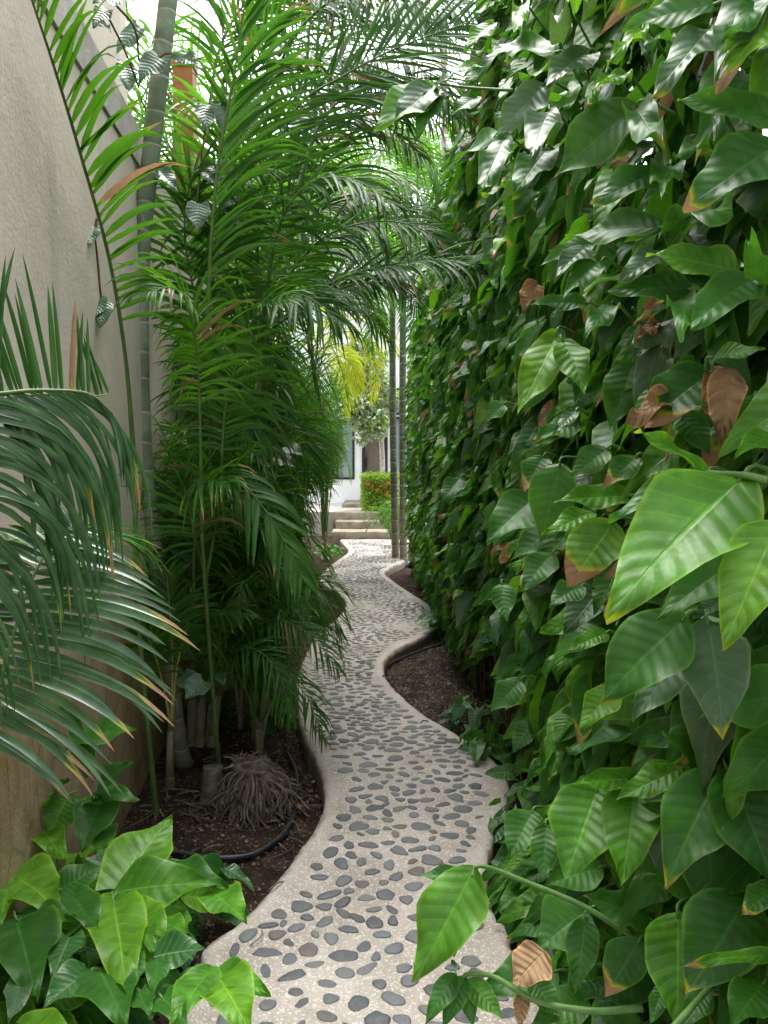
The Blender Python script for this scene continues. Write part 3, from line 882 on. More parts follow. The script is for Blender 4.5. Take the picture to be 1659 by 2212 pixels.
Z4 = [((1540, 600), (935, 1190), .52, 'vine_bright', .10, 1.08, 1.0), ((1390, 570), (990, 790), .34, 'vine', .03, 1.25, 1.2), ((1385, 575), (1090, 375), .34, 'vine_bright', .06, 1.2, 1.12), ((1700, 790), (1468, 1335), .46, 'lime', .07, 1.0, .95),
      ((1690, 400), (1520, 505), .62, 'vine_bright', .04, 1.12, 1.05), ((1400, 1220), (1490, 1725), .52, 'vine_pale', .09, 1.3, 1.2), ((1290, 1205), (925, 1560), .6, 'vine', .09, 1.3, 1.3), ((1310, 1320), (1060, 1640), .46, 'vine_pale', .04, 1.42, 1.38),
      ((1410, 140), (1100, 370), .70, 'vine', .34, 1.5, 1.45), ((1080, 90), (985, 385), .55, 'vine', .04, 2.0, 1.95), ((745, -25), (595, 325), .44, 'lime', 0, 2.35, 2.2), ((775, 0), (890, 232), .52, 'vine_bright', .03, 2.3, 2.15), ((1425, 130), (1450, 440), .34, 'deadleaf', .0, 1.45, 1.4),
      ((1055, 670), (740, 700), .44, 'vine_bright', .05, 1.75, 1.7), ((905, 735), (690, 855), .42, 'vine_bright', .05, 1.95, 1.85), ((985, 790), (805, 1075), .68, 'lime', .36, 1.75, 1.72), ((655, 675), (440, 868), .66, 'vine', .04, 2.55, 2.45), ((760, 540), (680, 870), .55, 'vine', .03, 2.1, 2.1),
      ((965, 465), (805, 600), .6, 'vine', .04, 1.9, 1.9), ((855, 350), (640, 430), .5, 'vine', .12, 2.2, 2.15), ((725, 920), (590, 1080), .62, 'vine', .06, 2.15, 2.1), ((510, 1050), (520, 1215), .58, 'vine', .02, 2.8, 2.7), ((330, 590), (250, 705), .6, 'vine', .02, 3.6, 3.5),
      ((1090, 500), (960, 640), .62, 'vine', .36, 1.7, 1.68), ((690, 500), (600, 650), .7, 'vine', .3, 2.25, 2.2), ((1290, 310), (1400, 500), .55, 'vine', 0, 1.55, 1.5), ((850, 1060), (705, 1140), .7, 'vine', .03, 1.95, 1.9), ((1420, 70), (1660, 30), .4, 'vine_bright', .06, 1.4, 1.3), ((830, 300), (740, 410), .4, 'vine_pale', .05, 2.1, 2.0),
      ((1600, 240), (1500, 420), .6, 'vine_bright', 0, 1.4, 1.35), ((1570, 920), (1180, 1200), .5, 'vine', .04, 1.3, 1.25), ((1500, 1110), (1330, 1190), .55, 'vine_pale', 0, 1.35, 1.3), ((520, 270), (440, 340), .8, 'vine', .08, 2.7, 2.7), ((960, 1260), (800, 1340), .5, 'vine_bright', .05, 1.8, 1.75)]
Z6 = [((920, 470), (780, 852), .72, 'vine_bright', .02, 1.75, 1.62), ((1100, 420), (820, 428), .42, 'vine_bright', .02, 1.72, 1.65), ((1085, 450), (1042, 885), .52, 'vine_bright', .02, 1.7, 1.55), ((1440, 405), (1203, 878), .52, 'vine', .10, 1.45, 1.35), ((1490, 385), (1690, 890), .52, 'vine', .04, 1.4, 1.3),
      ((1385, 385), (1203, 195), .52, 'vine', .02, 1.55, 1.5), ((1290, 370), (1000, 510), .42, 'vine_bright', .06, 1.6, 1.58), ((870, 990), (665, 1150), .95, 'vine', .02, 1.85, 1.8), ((870, 1020), (840, 1345), .40, 'vine', .06, 1.8, 1.72), ((1150, 1020), (858, 930), .5, 'vine', .04, 1.75, 1.75),
      ((1270, 1010), (1260, 1500), .52, 'vine_bright', 0, 1.5, 1.4), ((1560, 940), (1330, 1372), .66, 'vine', .10, 1.4, 1.3), ((1680, 1180), (1270, 1198), .16, 'vine_bright', .22, 1.22, 1.2), ((1690, 880), (1550, 1015), .62, 'vine', .26, 1.3, 1.25), ((1100, 1120), (955, 1360), .62, 'vine', .30, 1.65, 1.6),
      ((735, 1250), (425, 1345), .62, 'vine', .02, 1.85, 1.8), ((640, 170), (560, 300), .6, 'arrow', 0, 2.9, 2.9), ((1170, 830), (1510, 900), .5, 'vine', .12, 1.6, 1.55), ((1440, 680), (1420, 840), .4, 'vine', .3, 1.6, 1.55), ((640, 560), (540, 765), .7, 'vine', .10, 2.2, 2.1), ((700, 620), (690, 860), .5, 'vine', .04, 2.0, 1.9),
      ((960, 640), (1040, 885), .3, 'vine_bright', .04, 1.72, 1.6), ((920, 560), (915, 720), .25, 'vine_bright', .04, 1.75, 1.65), ((1640, 1300), (1500, 1500), .7, 'vine', .04, 1.3, 1.2), ((930, 800), (690, 880), .62, 'vine', 0, 1.95, 1.9), ((640, 1290), (760, 1440), .6, 'vine', .12, 1.75, 1.7), ((1400, 1340), (1280, 1500), .5, 'vine', 0, 1.4, 1.35), ((1210, 1310), (1150, 1480), .4, 'vine', .04, 1.5, 1.45),
      ((870, 1370), (640, 1480), .6, 'vine', .04, 1.75, 1.7), ((1500, 130), (1350, 30), .5, 'vine', 0, 1.55, 1.5), ((1230, -20), (1215, 135), .35, 'lime', .06, 1.6, 1.55), ((1000, 20), (845, 205), .55, 'lime', .04, 1.75, 1.7), ((590, -10), (470, 135), .6, 'vine', .06, 2.8, 2.75), ((1680, 250), (1510, 340), .7, 'vine', .02, 1.4, 1.35)]
kk = 0
for f, lst in ((z2, Z2), (z4, Z4), (z6, Z6)):
    for h in lst:
        kk += 1
        b, t = f(*h[0]), f(*h[1])
        if len(h) > 5: Db, Dt = h[5], h[6]
        else: Db, Dt = vine_D(b[0], .40), vine_D(t[0], .53)
        if h[3] == 'deadleaf': hero_leaf(VN, b, t, h[2], 'deadleaf', Db, Dt, 0, .7, kk, wave=.14, label='withered tan leaf hanging in the vine')
        else: hero_leaf(VN, b, t, h[2], h[3], Db, Dt, h[4], (.25 + .5 * rs.rand()), kk, skew=rs.uniform(-.3, .3))
# withered leaves caught in the vine
for (b, t, wr, D) in (((1500, 120), (1450, 440), .45, 1.36), ((1250, 230), (1040, 365), .45, 1.48)):
    hero_leaf(VN, z4(*b), z4(*t), wr, 'deadleaf', D, D - .03, 0, .5, 77, wave=.16, label='withered tan leaf hanging in the vine', stalk=False)
for (b, t, wr, D) in (((840, 775), (790, 845), .6, 2.5), ((660, 1225), (600, 1345), .75, 2.7), ((640, 985), (635, 1050), .6, 2.9), ((1180, 1395), (1090, 1470), .55, 1.9)):
    hero_leaf(VN, z2(*b), z2(*t), wr, 'deadleaf', D, D - .03, 0, .3, 78, wave=.18, label='small withered brown leaf in the vine', stalk=False)
hero_leaf(VN, z6(690, 1165), z6(555, 1312), .85, 'deadleaf', 1.72, 1.68, 0, .85, 5, wave=.12, label='broad withered tan leaf lying on the lowest shoots', stalk=False)
hero_leaf(VN, z6(600, 1340), z6(585, 1500), .4, 'deadleaf', 1.7, 1.66, 0, .6, 6, wave=.14, label='narrow withered leaf near the path edge', stalk=False)
# long shoots reaching over the path
def shoot(pts, r0, r1, label):
    m = MB(); P = spline(pts, 30); tube(m, P, np.linspace(r0, r1, 30), 8)
    o = m.build('shoot', M['stem'], VN); o['label'] = label
    return o
s1 = shoot([at(*z6(1075, 1095), 1.75), at(*z6(850, 960), 1.8), at(*z6(600, 855), 1.85), at(*z6(450, 798), 1.85), at(*z6(392, 800), 1.84), at(*z6(382, 840), 1.82)], .0075, .004, 'long green shoot carrying one drooping leaf over the path')
hero_leaf(s1, z6(382, 815), z6(150, 1312), .46, 'vine_bright', 1.83, 1.72, .05, .8, 3, wave=.06, stalk=False, skew=.2)
hero_leaf(s1, z6(386, 850), z6(300, 1190), .32, 'vine', 1.86, 1.80, .05, .5, 4, stalk=False)
hero_leaf(s1, z6(375, 840), z6(140, 832), .34, 'vine', 1.85, 1.86, .08, .2, 8, stalk=False)
s2 = shoot([at(*z6(1120, 1405), 1.6), at(*z6(900, 1418), 1.62), at(*z6(650, 1372), 1.68), at(*z6(480, 1272), 1.72), at(*z6(370, 1258), 1.74), at(*z6(335, 1275), 1.74)], .008, .004, 'lower green shoot with a dark drooping leaf cluster over the path')
for b, t, wr, mt in (((305, 1265), (178, 1475), .38, 'vine'), ((345, 1275), (255, 1490), .42, 'vine'), ((365, 1290), (515, 1455), .45, 'vine_bright'), ((350, 1290), (385, 1490), .4, 'vine'), ((300, 1200), (310, 1262), .4, 'vine_pale')):
    hero_leaf(s2, z6(*b), z6(*t), wr, mt, 1.74, 1.68, .03, .3, int(b[0]), stalk=False)
s3 = shoot([at(1110, 195, 3.0), at(1050, 192, 3.1), at(990, 187, 3.15), at(940, 178, 3.15)], .007, .004, 'stiff shoot reaching left from the top of the vine')
for b, t, wr, mt in (((205, 380), (-40, 560), .6, 'vine_bright'), ((210, 370), (45, 545), .62, 'vine_pale'), ((235, 395), (135, 605), .4, 'vine'), ((215, 385), (300, 320), .75, 'vine_pale'), ((290, 300), (440, 290), .4, 'vine_bright'), ((470, 100), (345, 215), .5, 'vine_bright'), ((400, 420), (290, 500), .6, 'vine')):
    hero_leaf(s3, z2(*b), z2(*t), wr, mt, 3.12, 3.02, .02, .4, int(b[1]), stalk=False)
s4 = shoot([at(*z4(1660, 600), 1.05), at(*z4(1560, 580), 1.07), at(*z4(1450, 572), 1.15), at(*z4(1385, 565), 1.2)], .006, .004, 'pale shoot joint behind the largest leaf')
s5 = shoot([at(*z6(1250, 1490), 1.3), at(*z6(1340, 1390), 1.34), at(*z6(1420, 1300), 1.4)], .006, .005, 'pale green stem at the bottom right')

# low random vine growth filling the near right corner
mb = MB(); rs = np.random.RandomState(5)
n = 420
y = rs.uniform(1.25, 3.0, n); x = np.array([rs.uniform(xr(q) + .10, rw(q) - .05) for q in y]); zmax = np.clip((x - np.array([xr(q) for q in y])) * 1.0, .05, .6)
z = rs.uniform(-.02, 1, n) * zmax
d = np.stack([rs.uniform(-1, .2, n), rs.uniform(-1, .3, n), rs.uniform(-.7, .1, n)], -1)
nn = np.stack([rs.randn(n) * .3 - .3, rs.randn(n) * .3 - .4, np.full(n, .9)], -1)
mi = (rs.rand(n) < .2).astype(int)
for k in (0, 1):
    s = mi == k
    scatter(mb, T_near, np.stack([x, y, z], -1)[s], d[s], nn[s], rs.uniform(.13, .22, n)[s], rs.rand(n)[s], np.where(rs.rand(n) < .2, .1, 0)[s], rs, k)
mb.build('foliage', [M['vine'], M['vine_bright']], VN)

# ---- juvenile arrowhead plants at the foot of the right wall
def ground_plant(name, label, group, cx, cy, n, h, spread, seed, size=(.09, .16), mats=('arrow', 'vine_bright'), kind='arrow', az=(0, 360), gone=None):
    r_ = np.random.RandomState(seed)
    gz = soil_z(cx, cy)
    o = thing(name, label, 'plant', (cx, cy, gz), group)
    tp = [leaf_tpl(9, 3, w_, kind, b_, .2, .05, s_) for w_, b_, s_ in ((.62, .2, 1), (.7, .35, 2), (.56, .15, 3), (.66, .3, 4))]
    mb = MB(); sm = MB()
    P, D, N_, S, mi = [], [], [], [], []
    for i in range(n):
        a = rad(r_.uniform(*az)); q = spread * r_.rand() ** .7; zz = gz + .02 + h * (r_.uniform(.2, 1)) * (1 - .35 * q / spread)
        b = np.array([cx + q * math.cos(a), cy + q * math.sin(a), zz])
        d = np.array([math.cos(a) + r_.randn() * .4, math.sin(a) + r_.randn() * .4 - .5, -.35 + r_.randn() * .3])
        P.append(b); D.append(d); N_.append([-.25 + r_.randn() * .3, -.45 + r_.randn() * .3, .9]); S.append(r_.uniform(*size)); mi.append(int(r_.rand() < .3))
        tube(sm, spline([[cx + .2 * (b[0] - cx), cy + .2 * (b[1] - cy), gz - .01], (b + [cx, cy, zz + .02]) / 2, b], 6), .0025, 5)
    P, D, N_, S, mi = map(np.array, (P, D, N_, S, mi))
    for k in range(len(mats)):
        s = mi == k
        if s.any(): scatter(mb, tp, P[s], D[s], N_[s], S[s], r_.rand(s.sum()), np.where(r_.rand(s.sum()) < .12, .12, 0), r_, k)
    mb.build('foliage', [M[m] for m in mats], o)
    sm.build('leaf_stalks', M['stem'], o)
    return o
def gp(px, py, dx=0.0):
    p = on_ground(px, py, -.06); return p[0] + dx, p[1]
for i, (px, py, n, h, sp, lab) in enumerate([
        (1040, 1640, 22, .26, .20, 'dark arrowhead plant with pale veins spilling onto the path from the right'),
        (1010, 1565, 20, .22, .18, 'pale young arrowhead plant at the point of the right soil bed'),
        (1120, 1790, 26, .34, .20, 'arrowhead plant with upright leaves beside the narrow right soil strip'),
        (1125, 1960, 14, .22, .13, 'light green white veined arrowhead plant on the right soil strip'),
        (940, 1370, 22, .30, .22, 'arrowhead plant at the far end of the right soil bed'),
        (1130, 1660, 16, .22, .16, 'arrowhead plant below bare brown vine stems at the right wall')]):
    x, y = gp(px, py, .05)
    ground_plant('arrowhead_plant', lab, 'arrowhead plants below the right wall', max(x, xr(y) + .05), y, n, h, sp, 100 + i, mats=('arrow', 'vine_pale' if i == 1 else 'vine_bright'))

# ---- big arrowhead plant in the bottom left corner
AR = thing('arrowhead_vine', 'bright broad leaved arrowhead vine in the bottom left corner', 'plant', (-.55, 1.9, -.08))
L5 = [((515, 895), (728, 578), .58, 'lime', 0), ((488, 908), (930, 860), .50, 'vine_bright', .03), ((490, 945), (556, 1368), .50, 'lime', .03), ((915, 900), (1046, 1048), .75, 'vine_bright', 0), ((560, 985), (718, 1112), .85, 'lime', .03), ((40, 830), (288, 988), .74, 'lime', .02),
      ((60, 760), (-90, 600), .75, 'lime', 0), ((40, 860), (18, 1065), .5, 'lime', 0), ((70, 1020), (150, 1358), .78, 'vine', .02), ((95, 1000), (320, 1035), .5, 'vine', 0), ((262, 895), (452, 785), .58, 'vine', 0), ((652, 1188), (895, 1150), .62, 'arrow', 0), ((690, 1185), (648, 1355), .5, 'vine', 0),
      ((905, 1245), (745, 1490), .52, 'vine_bright', 0), ((930, 1255), (1085, 1520), .66, 'lime', .02), ((925, 1245), (1170, 1350), .45, 'vine_bright', .03), ((105, 1262), (40, 1475), .46, 'vine_pale', 0), ((85, 1480), (340, 1530), .55, 'lime', .04), ((385, 1250), (180, 1400), .62, 'arrow', 0), ((430, 1240), (530, 1490), .85, 'vine', 0),
      ((600, 1335), (640, 1445), .8, 'vine', 0), ((345, 240), (590, 212), .60, 'vine', .02), ((345, 240), (252, 108), .62, 'vine', 0), ((345, 255), (385, 415), .5, 'vine', 0), ((418, 468), (585, 338), .62, 'vine', 0), ((425, 478), (602, 508), .46, 'vine', .06), ((290, 500), (215, 665), .85, 'vine_bright', 0), ((212, 525), (292, 428), .9, 'vine', 0),
      ((0, 485), (152, 492), .34, 'lime', 0), ((20, 505), (52, 690), .6, 'lime', 0), ((118, 600), (202, 508), .6, 'lime', 0), ((150, 615), (275, 772), .66, 'lime', .02), ((445, 500), (340, 730), .62, 'vine', 0), ((460, 620), (440, 760), .6, 'vine', 0), ((330, 520), (440, 520), .42, 'vine_bright', 0), ((310, 920), (400, 1085), .8, 'vine', 0), ((700, 1040), (822, 1085), .7, 'vine_bright', 0),
      ((490, 800), (358, 755), .46, 'vine_pale', 0), ((700, 800), (985, 900), .45, 'vine', 0), ((90, 640), (60, 800), .7, 'vine', 0), ((590, 1020), (660, 1170), .7, 'vine_bright', 0), ((300, 1100), (240, 1280), .7, 'arrow', 0), ((560, 1180), (590, 1340), .6, 'arrow', 0), ((860, 1100), (960, 1240), .0001, 'vine', 0), ((700, 1360), (820, 1480), .7, 'vine', 0)]
def D5(py): return min(2.55, 1.22 * 1661 / (py - 1000))
for i, (b, t, wr, mt, dd) in enumerate(L5):
    if wr < .01: continue
    pb, pt = z5(*b), z5(*t)
    hero_leaf(AR, pb, pt, wr, mt, D5(pb[1]), D5(pt[1]) * (.985 if pt[1] > pb[1] else .97), dd, .2 + .6 * R.rand(), 200 + i, kind='heart' if wr > .55 else 'ovate', bend=.16, nrml=nrm(C_ - at(*pb, D5(pb[1]))) * .6 + np.array([0, 0, .8]), skew=R.uniform(-.3, .3), stalk=(i % 2 == 0))
m = MB()
for pts in ([(490, 908), (380, 1010), (200, 1180), (60, 1350)], [(490, 910), (440, 930), (350, 905), (270, 900)], [(345, 245), (250, 310), (120, 400), (40, 470)], [(905, 1245), (820, 1240), (770, 1290), (765, 1350)], [(235, 660), (250, 760), (260, 850)], [(650, 1450), (680, 1390), (760, 1340)], [(420, 475), (330, 560), (260, 640), (120, 650)]):
    P = spline([at(*z5(*q), D5(z5(*q)[1]) * 1.02) for q in pts], 16)
    m = MB(); tube(m, P, .0055, 7); m.build('stem', M['stem'], AR)
rs = np.random.RandomState(8); mb = MB(); n = 330
y = rs.uniform(1.35, 2.75, n); x = np.array([rs.uniform(lw(q) + .05, min(xl(q) - .13, -.30)) for q in y])
keep = x < np.array([xl(q) for q in y]) - .1
z = rs.uniform(-.04, .26, n) * np.clip((np.array([xl(q) for q in y]) - x) * 3, .2, 1)
d = np.stack([rs.uniform(-.5, 1, n), rs.uniform(-1, .3, n), rs.uniform(-.6, .15, n)], -1)
nn = np.stack([rs.randn(n) * .3 + .15, rs.randn(n) * .3 - .3, np.full(n, .9)], -1)
mi = (rs.rand(n) < .35).astype(int)
for k in (0, 1):
    s = (mi == k) & keep
    scatter(mb, T_near, np.stack([x, y, z], -1)[s], d[s], nn[s], rs.uniform(.11, .19, n)[s], rs.rand(n)[s] * .7, np.where(rs.rand(n) < .1, .08, 0)[s], rs, k)
n = 120
y = rs.uniform(1.45, 2.6, n); x = np.array([rs.uniform(lw(q) + .08, min(xl(q) - .16, -.34)) for q in y])
z = rs.uniform(.10, .34, n) * np.clip((np.array([xl(q) for q in y]) - x) * 3.2, .2, 1)
d = np.stack([rs.uniform(-.6, 1, n), rs.uniform(-1, .5, n), rs.uniform(-.55, .2, n)], -1)
nn = np.stack([rs.randn(n) * .35 + .1, rs.randn(n) * .35 - .4, np.full(n, .9)], -1)
mi = rs.randint(2, 4, n)
for k in (2, 3):
    s = mi == k
    scatter(mb, T_near, np.stack([x, y, z], -1)[s], d[s], nn[s], rs.uniform(.12, .19, n)[s], rs.rand(n)[s], np.where(rs.rand(n) < .15, .06, 0)[s], rs, k)
mb.build('foliage', [M['vine'], M['arrow'], M['vine_bright'], M['lime']], AR)

# ---- PALMS ---------------------------------------------------------------
rs = np.random.RandomState(31)
# near palm, rooted just outside the frame on the left
PN = thing('areca_palm', 'near palm whose long glossy blue green fronds enter from the left edge', 'palm', (-.86, 1.25, -.08))
trunk(PN, [(-.86, 1.25, -.1), (-.87, 1.27, .6), (-.88, 1.3, 1.3)], .03, .022, 'trunk_y', 30)
n1 = [(-.90, 1.22, 1.2), at(-140, 885, 1.38), at(10, 850, 1.46), at(110, 843, 1.52), at(195, 852, 1.58), at(245, 895, 1.6)]
frond(PN, n1, .48, 80, 'palm_blue', (.6, -.8, .2), 74, 16, 6, 1.7, .0145, .16, sides=(1,), tidy=True, rs=rs, dead=.12, jit=.035, rr=.006, seg=12, label='arched glossy frond whose leaflets hang down in parallel')
frond(PN, [(-.92, 1.24, 1.2), at(-140, 900, 1.44), at(10, 862, 1.52), at(110, 852, 1.58), at(200, 856, 1.63), at(240, 850, 1.68)], .36, 60, 'palm_dark', (.6, -.8, .2), 106, 84, 4, .12, .016, .16, sides=(-1,), rs=rs, dead=.05, jit=.05, rr=.006, seg=10, label='dark leaflets standing up against the cream wall')  # backlit shade put into the colour through the darker leaflet material
frond(PN, [(-.87, 1.28, .8), at(-90, 1780, 1.40), at(-40, 1600, 1.44), at(5, 1457, 1.48), at(55, 1287, 1.54), at(105, 1187, 1.6), at(165, 1130, 1.66)], .33, 38, 'palm_blue', (.1, -1, .25), 104, 66, 8, .35, .020, .42, rscale=(.55, 1), tidy=True, rs=rs, dead=.5, jit=.05, rr=.006, seg=10, label='drooping frond with straight leaflets and yellow burnt tips')
frond(PN, [(-.87, 1.29, 1.1), at(-150, 1250, 1.5), at(-20, 1180, 1.75), at(120, 1150, 1.95), at(230, 1140, 2.1), at(310, 1175, 2.2)], .34, 26, 'palm_mid', (0, -.7, .7), 58, 18, 6, .8, .018, .3, rs=rs, dead=.5, jit=.1, rr=.005)

# tall ringed palm by the wall
PA = thing('ringed_palm', 'tall palm with grey green ringed trunk leaning by the wall', 'palm', (-1.09, 4.15, -.08))
ta = [(-1.09, 4.18, -.12), at(386, 1600, 4.12), at(350, 1300, 4.08), at(312, 1000, 4.02), at(303, 600, 3.95), at(330, 300, 3.85), at(363, 0, 3.75), at(392, -300, 3.7), at(400, -520, 3.7)]
trunk(PA, ta, .044, .046, 'trunk', 90)
crown = np.array(ta[-1])
for a, hh, re in ((-75, .5, 1.5), (75, .8, 1.5), (120, .6, 1.4), (-120, .7, 1.2), (170, .8, 1.0)):
    dx = np.array([math.cos(rad(a)), math.sin(rad(a)), 0]); up = np.array([0, 0, 1.])
    frond(PA, [crown, crown + up * hh * .6 + dx * .25, crown + up * hh + dx * re * .5, crown + up * hh * .7 + dx * re * .85, crown + dx * re * 1.1 - up * .3], .5, 34, 'palm_mid', (0, 0.01, 1), rs=rs)
# frond leaning along the wall
PB = thing('areca_palm', 'palm clump against the wall with one frond climbing to the upper left', 'palm', (-1.02, 3.5, -.08))
trunk(PB, [(-1.06, 3.5, -.1), at(300, 1350, 3.5), at(290, 1000, 3.42)], .013, .010, 'rachis', 30)
frond(PB, [at(290, 1000, 3.42), at(272, 780, 3.3), at(236, 560, 3.05), at(170, 320, 2.68), at(112, 130, 2.36), at(62, -20, 2.15), at(20, -150, 2.0)], .36, 36, 'palm_mid', (.55, -.8, .1), 66, 30, 14, .75, .030, .30, sides=(1,), rs=rs, dead=.1, jit=.1, rr=.009, label='long frond lying against the cream wall')
PC = thing('areca_palm', 'palm clump with an arched bright frond in front of the ringed trunk', 'palm', (-.86, 3.95, -.08))
trunk(PC, [(-.86, 3.95, -.1), at(456, 1450, 3.8), at(436, 1150, 3.5)], .012, .009, 'rachis', 30)
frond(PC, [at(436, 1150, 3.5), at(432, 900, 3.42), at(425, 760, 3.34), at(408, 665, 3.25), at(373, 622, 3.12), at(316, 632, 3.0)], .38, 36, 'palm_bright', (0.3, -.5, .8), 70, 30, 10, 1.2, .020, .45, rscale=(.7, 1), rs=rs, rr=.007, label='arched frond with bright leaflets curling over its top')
frond(PC, [at(478, 1100, 3.7), at(485, 900, 3.7), at(520, 760, 3.65), at(560, 670, 3.55), at(615, 650, 3.45)], .38, 38, 'palm_mid', (0.2, -.5, .8), 66, 26, 10, 1.0, .022, .25, rs=rs, rr=.007)
frond(PC, [at(448, 700, 3.7), at(456, 520, 3.65), at(473, 340, 3.6), at(506, 160, 3.55), at(530, 10, 3.5), at(585, -120, 3.4)], .58, 50, 'palm_mid', (.35, -.85, .2), 38, 14, 8, .85, .024, .12, sides=(1,), rscale=(1,), rs=rs, jit=.08, rr=.010, label='upright sunlit frond rising past the ringed trunk')
frond(PC, [at(443, 1250, 3.7), at(408, 1080, 3.5), at(448, 1040, 3.35), at(495, 1045, 3.2)], .34, 26, 'palm_mid', (0, -.6, .7), 60, 22, 10, .8, .02, .2, rs=rs, dead=.5, rr=.005)
frond(PC, [at(446, 1250, 3.75), at(478, 1080, 3.6), at(505, 1030, 3.5), at(585, 1120, 3.4), at(665, 1270, 3.3)], .28, 20, 'palm_mid', (0, -.6, .7), 50, 18, 6, 1.0, .030, .25, rs=rs, dead=.3, rr=.006)

# large arching palm in the middle left
PD = thing('areca_palm', 'large palm arching over the path from the middle of the left bed', 'palm', (-.98, 4.75, -.08))
for (q0, q1, q2) in (((430, 1640), (455, 1150), (520, 760)), ((455, 1640), (500, 1200), (560, 820)), ((410, 1650), (430, 1200), (470, 850))):
    trunk(PD, [at(*q0, 4.5), at(*q1, 4.6), at(*q2, 4.5)], .03, .018, 'trunk_y', 30)
FD = [([(560, 820, 4.5), (555, 560, 4.4), (575, 400, 4.3), (640, 235, 4.25), (740, 165, 4.2), (850, 107, 4.15), (960, 66, 4.1), (1110, 18, 4.0)], .56, 52, 'palm_dark', (0, -.92, .35), 60, 22, 5, .2, .024, .32),
      ([(560, 820, 4.5), (575, 640, 4.4), (600, 500, 4.3), (640, 420, 4.2), (700, 385, 4.1), (770, 390, 4.0), (850, 440, 3.9)], .55, 46, 'palm_mid', (.1, -.6, .75), 62, 24, 8, .9, .026, .22),
      ([(540, 800, 4.6), (610, 690, 4.5), (720, 610, 4.4), (840, 572, 4.3), (960, 562, 4.2), (1115, 590, 4.0)], .42, 48, 'palm_mid', (0, -.55, .85), 60, 24, 12, .75, .024, .25),
      ([(560, 820, 4.5), (600, 640, 4.6), (690, 520, 4.6), (800, 480, 4.5), (900, 490, 4.4), (985, 545, 4.3)], .5, 46, 'palm_mid', (0, -.6, .8), 60, 24, 8, .9, .025, .25),
      ([(520, 760, 4.6), (600, 700, 4.5), (700, 640, 4.4), (790, 610, 4.3), (880, 620, 4.2)], .36, 42, 'palm_dark', (0, -.55, .85), 60, 24, 8, 1.0, .023, .25),
      ([(520, 760, 4.5), (510, 560, 4.4), (505, 400, 4.3), (520, 250, 4.2), (560, 120, 4.1), (620, 20, 4.0)], .5, 42, 'palm_mid', (.2, -.9, .2), 56, 22, 8, .5, .028, .2),
      ([(560, 820, 4.8), (640, 560, 4.9), (700, 330, 5.0), (780, 215, 5.0), (870, 205, 4.9), (950, 270, 4.8)], .55, 46, 'palm_dark', (0, -.7, .7), 62, 24, 8, .7, .026, .25),
      ([(470, 850, 4.4), (460, 640, 4.3), (470, 480, 4.2), (500, 400, 4.05), (560, 370, 3.9)], .45, 38, 'palm_dark', (.1, -.7, .6), 62, 24, 8, .8, .027, .2),
      ([(470, 850, 4.5), (520, 700, 4.3), (590, 640, 4.1), (660, 640, 3.9), (740, 700, 3.8)], .48, 42, 'palm_mid', (0, -.6, .8), 60, 24, 8, 1.1, .024, .25),
      ([(440, 900, 4.4), (430, 700, 4.3), (400, 520, 4.2), (410, 400, 4.1), (450, 330, 4.0)], .42, 36, 'palm_dark', (.1, -.7, .6), 60, 24, 8, .8, .026, .2)]
FD += [([(560, 760, 5.6), (640, 670, 5.7), (720, 640, 5.8), (790, 670, 5.8), (840, 740, 5.8)], .34, 48, 'palm_mid', (0, -.6, .8), 62, 24, 8, .9, .018, .2),
       ([(600, 600, 6.2), (690, 540, 6.4), (780, 540, 6.5), (860, 590, 6.5), (905, 670, 6.4)], .42, 48, 'palm_mid', (0, -.6, .8), 62, 24, 8, .9, .02, .2),
       ([(600, 120, 4.6), (690, 20, 4.6), (780, -20, 4.5), (880, -10, 4.4), (970, 40, 4.3)], .44, 54, 'palm_dark', (0, -.75, .6), 62, 24, 8, .7, .019, .2),
       ([(480, 180, 4.9), (540, 60, 4.9), (620, -10, 4.9), (710, 0, 4.8), (790, 60, 4.7)], .46, 52, 'palm_dark', (0, -.75, .6), 62, 24, 8, .8, .02, .2)]
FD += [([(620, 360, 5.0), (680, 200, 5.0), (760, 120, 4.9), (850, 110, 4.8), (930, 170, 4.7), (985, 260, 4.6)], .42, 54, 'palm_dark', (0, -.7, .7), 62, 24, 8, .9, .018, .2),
       ([(620, 260, 5.2), (700, 60, 5.3), (780, -10, 5.3), (880, 10, 5.2), (960, 90, 5.1)], .46, 54, 'palm_mid', (0, -.7, .7), 62, 24, 8, .9, .019, .2)]
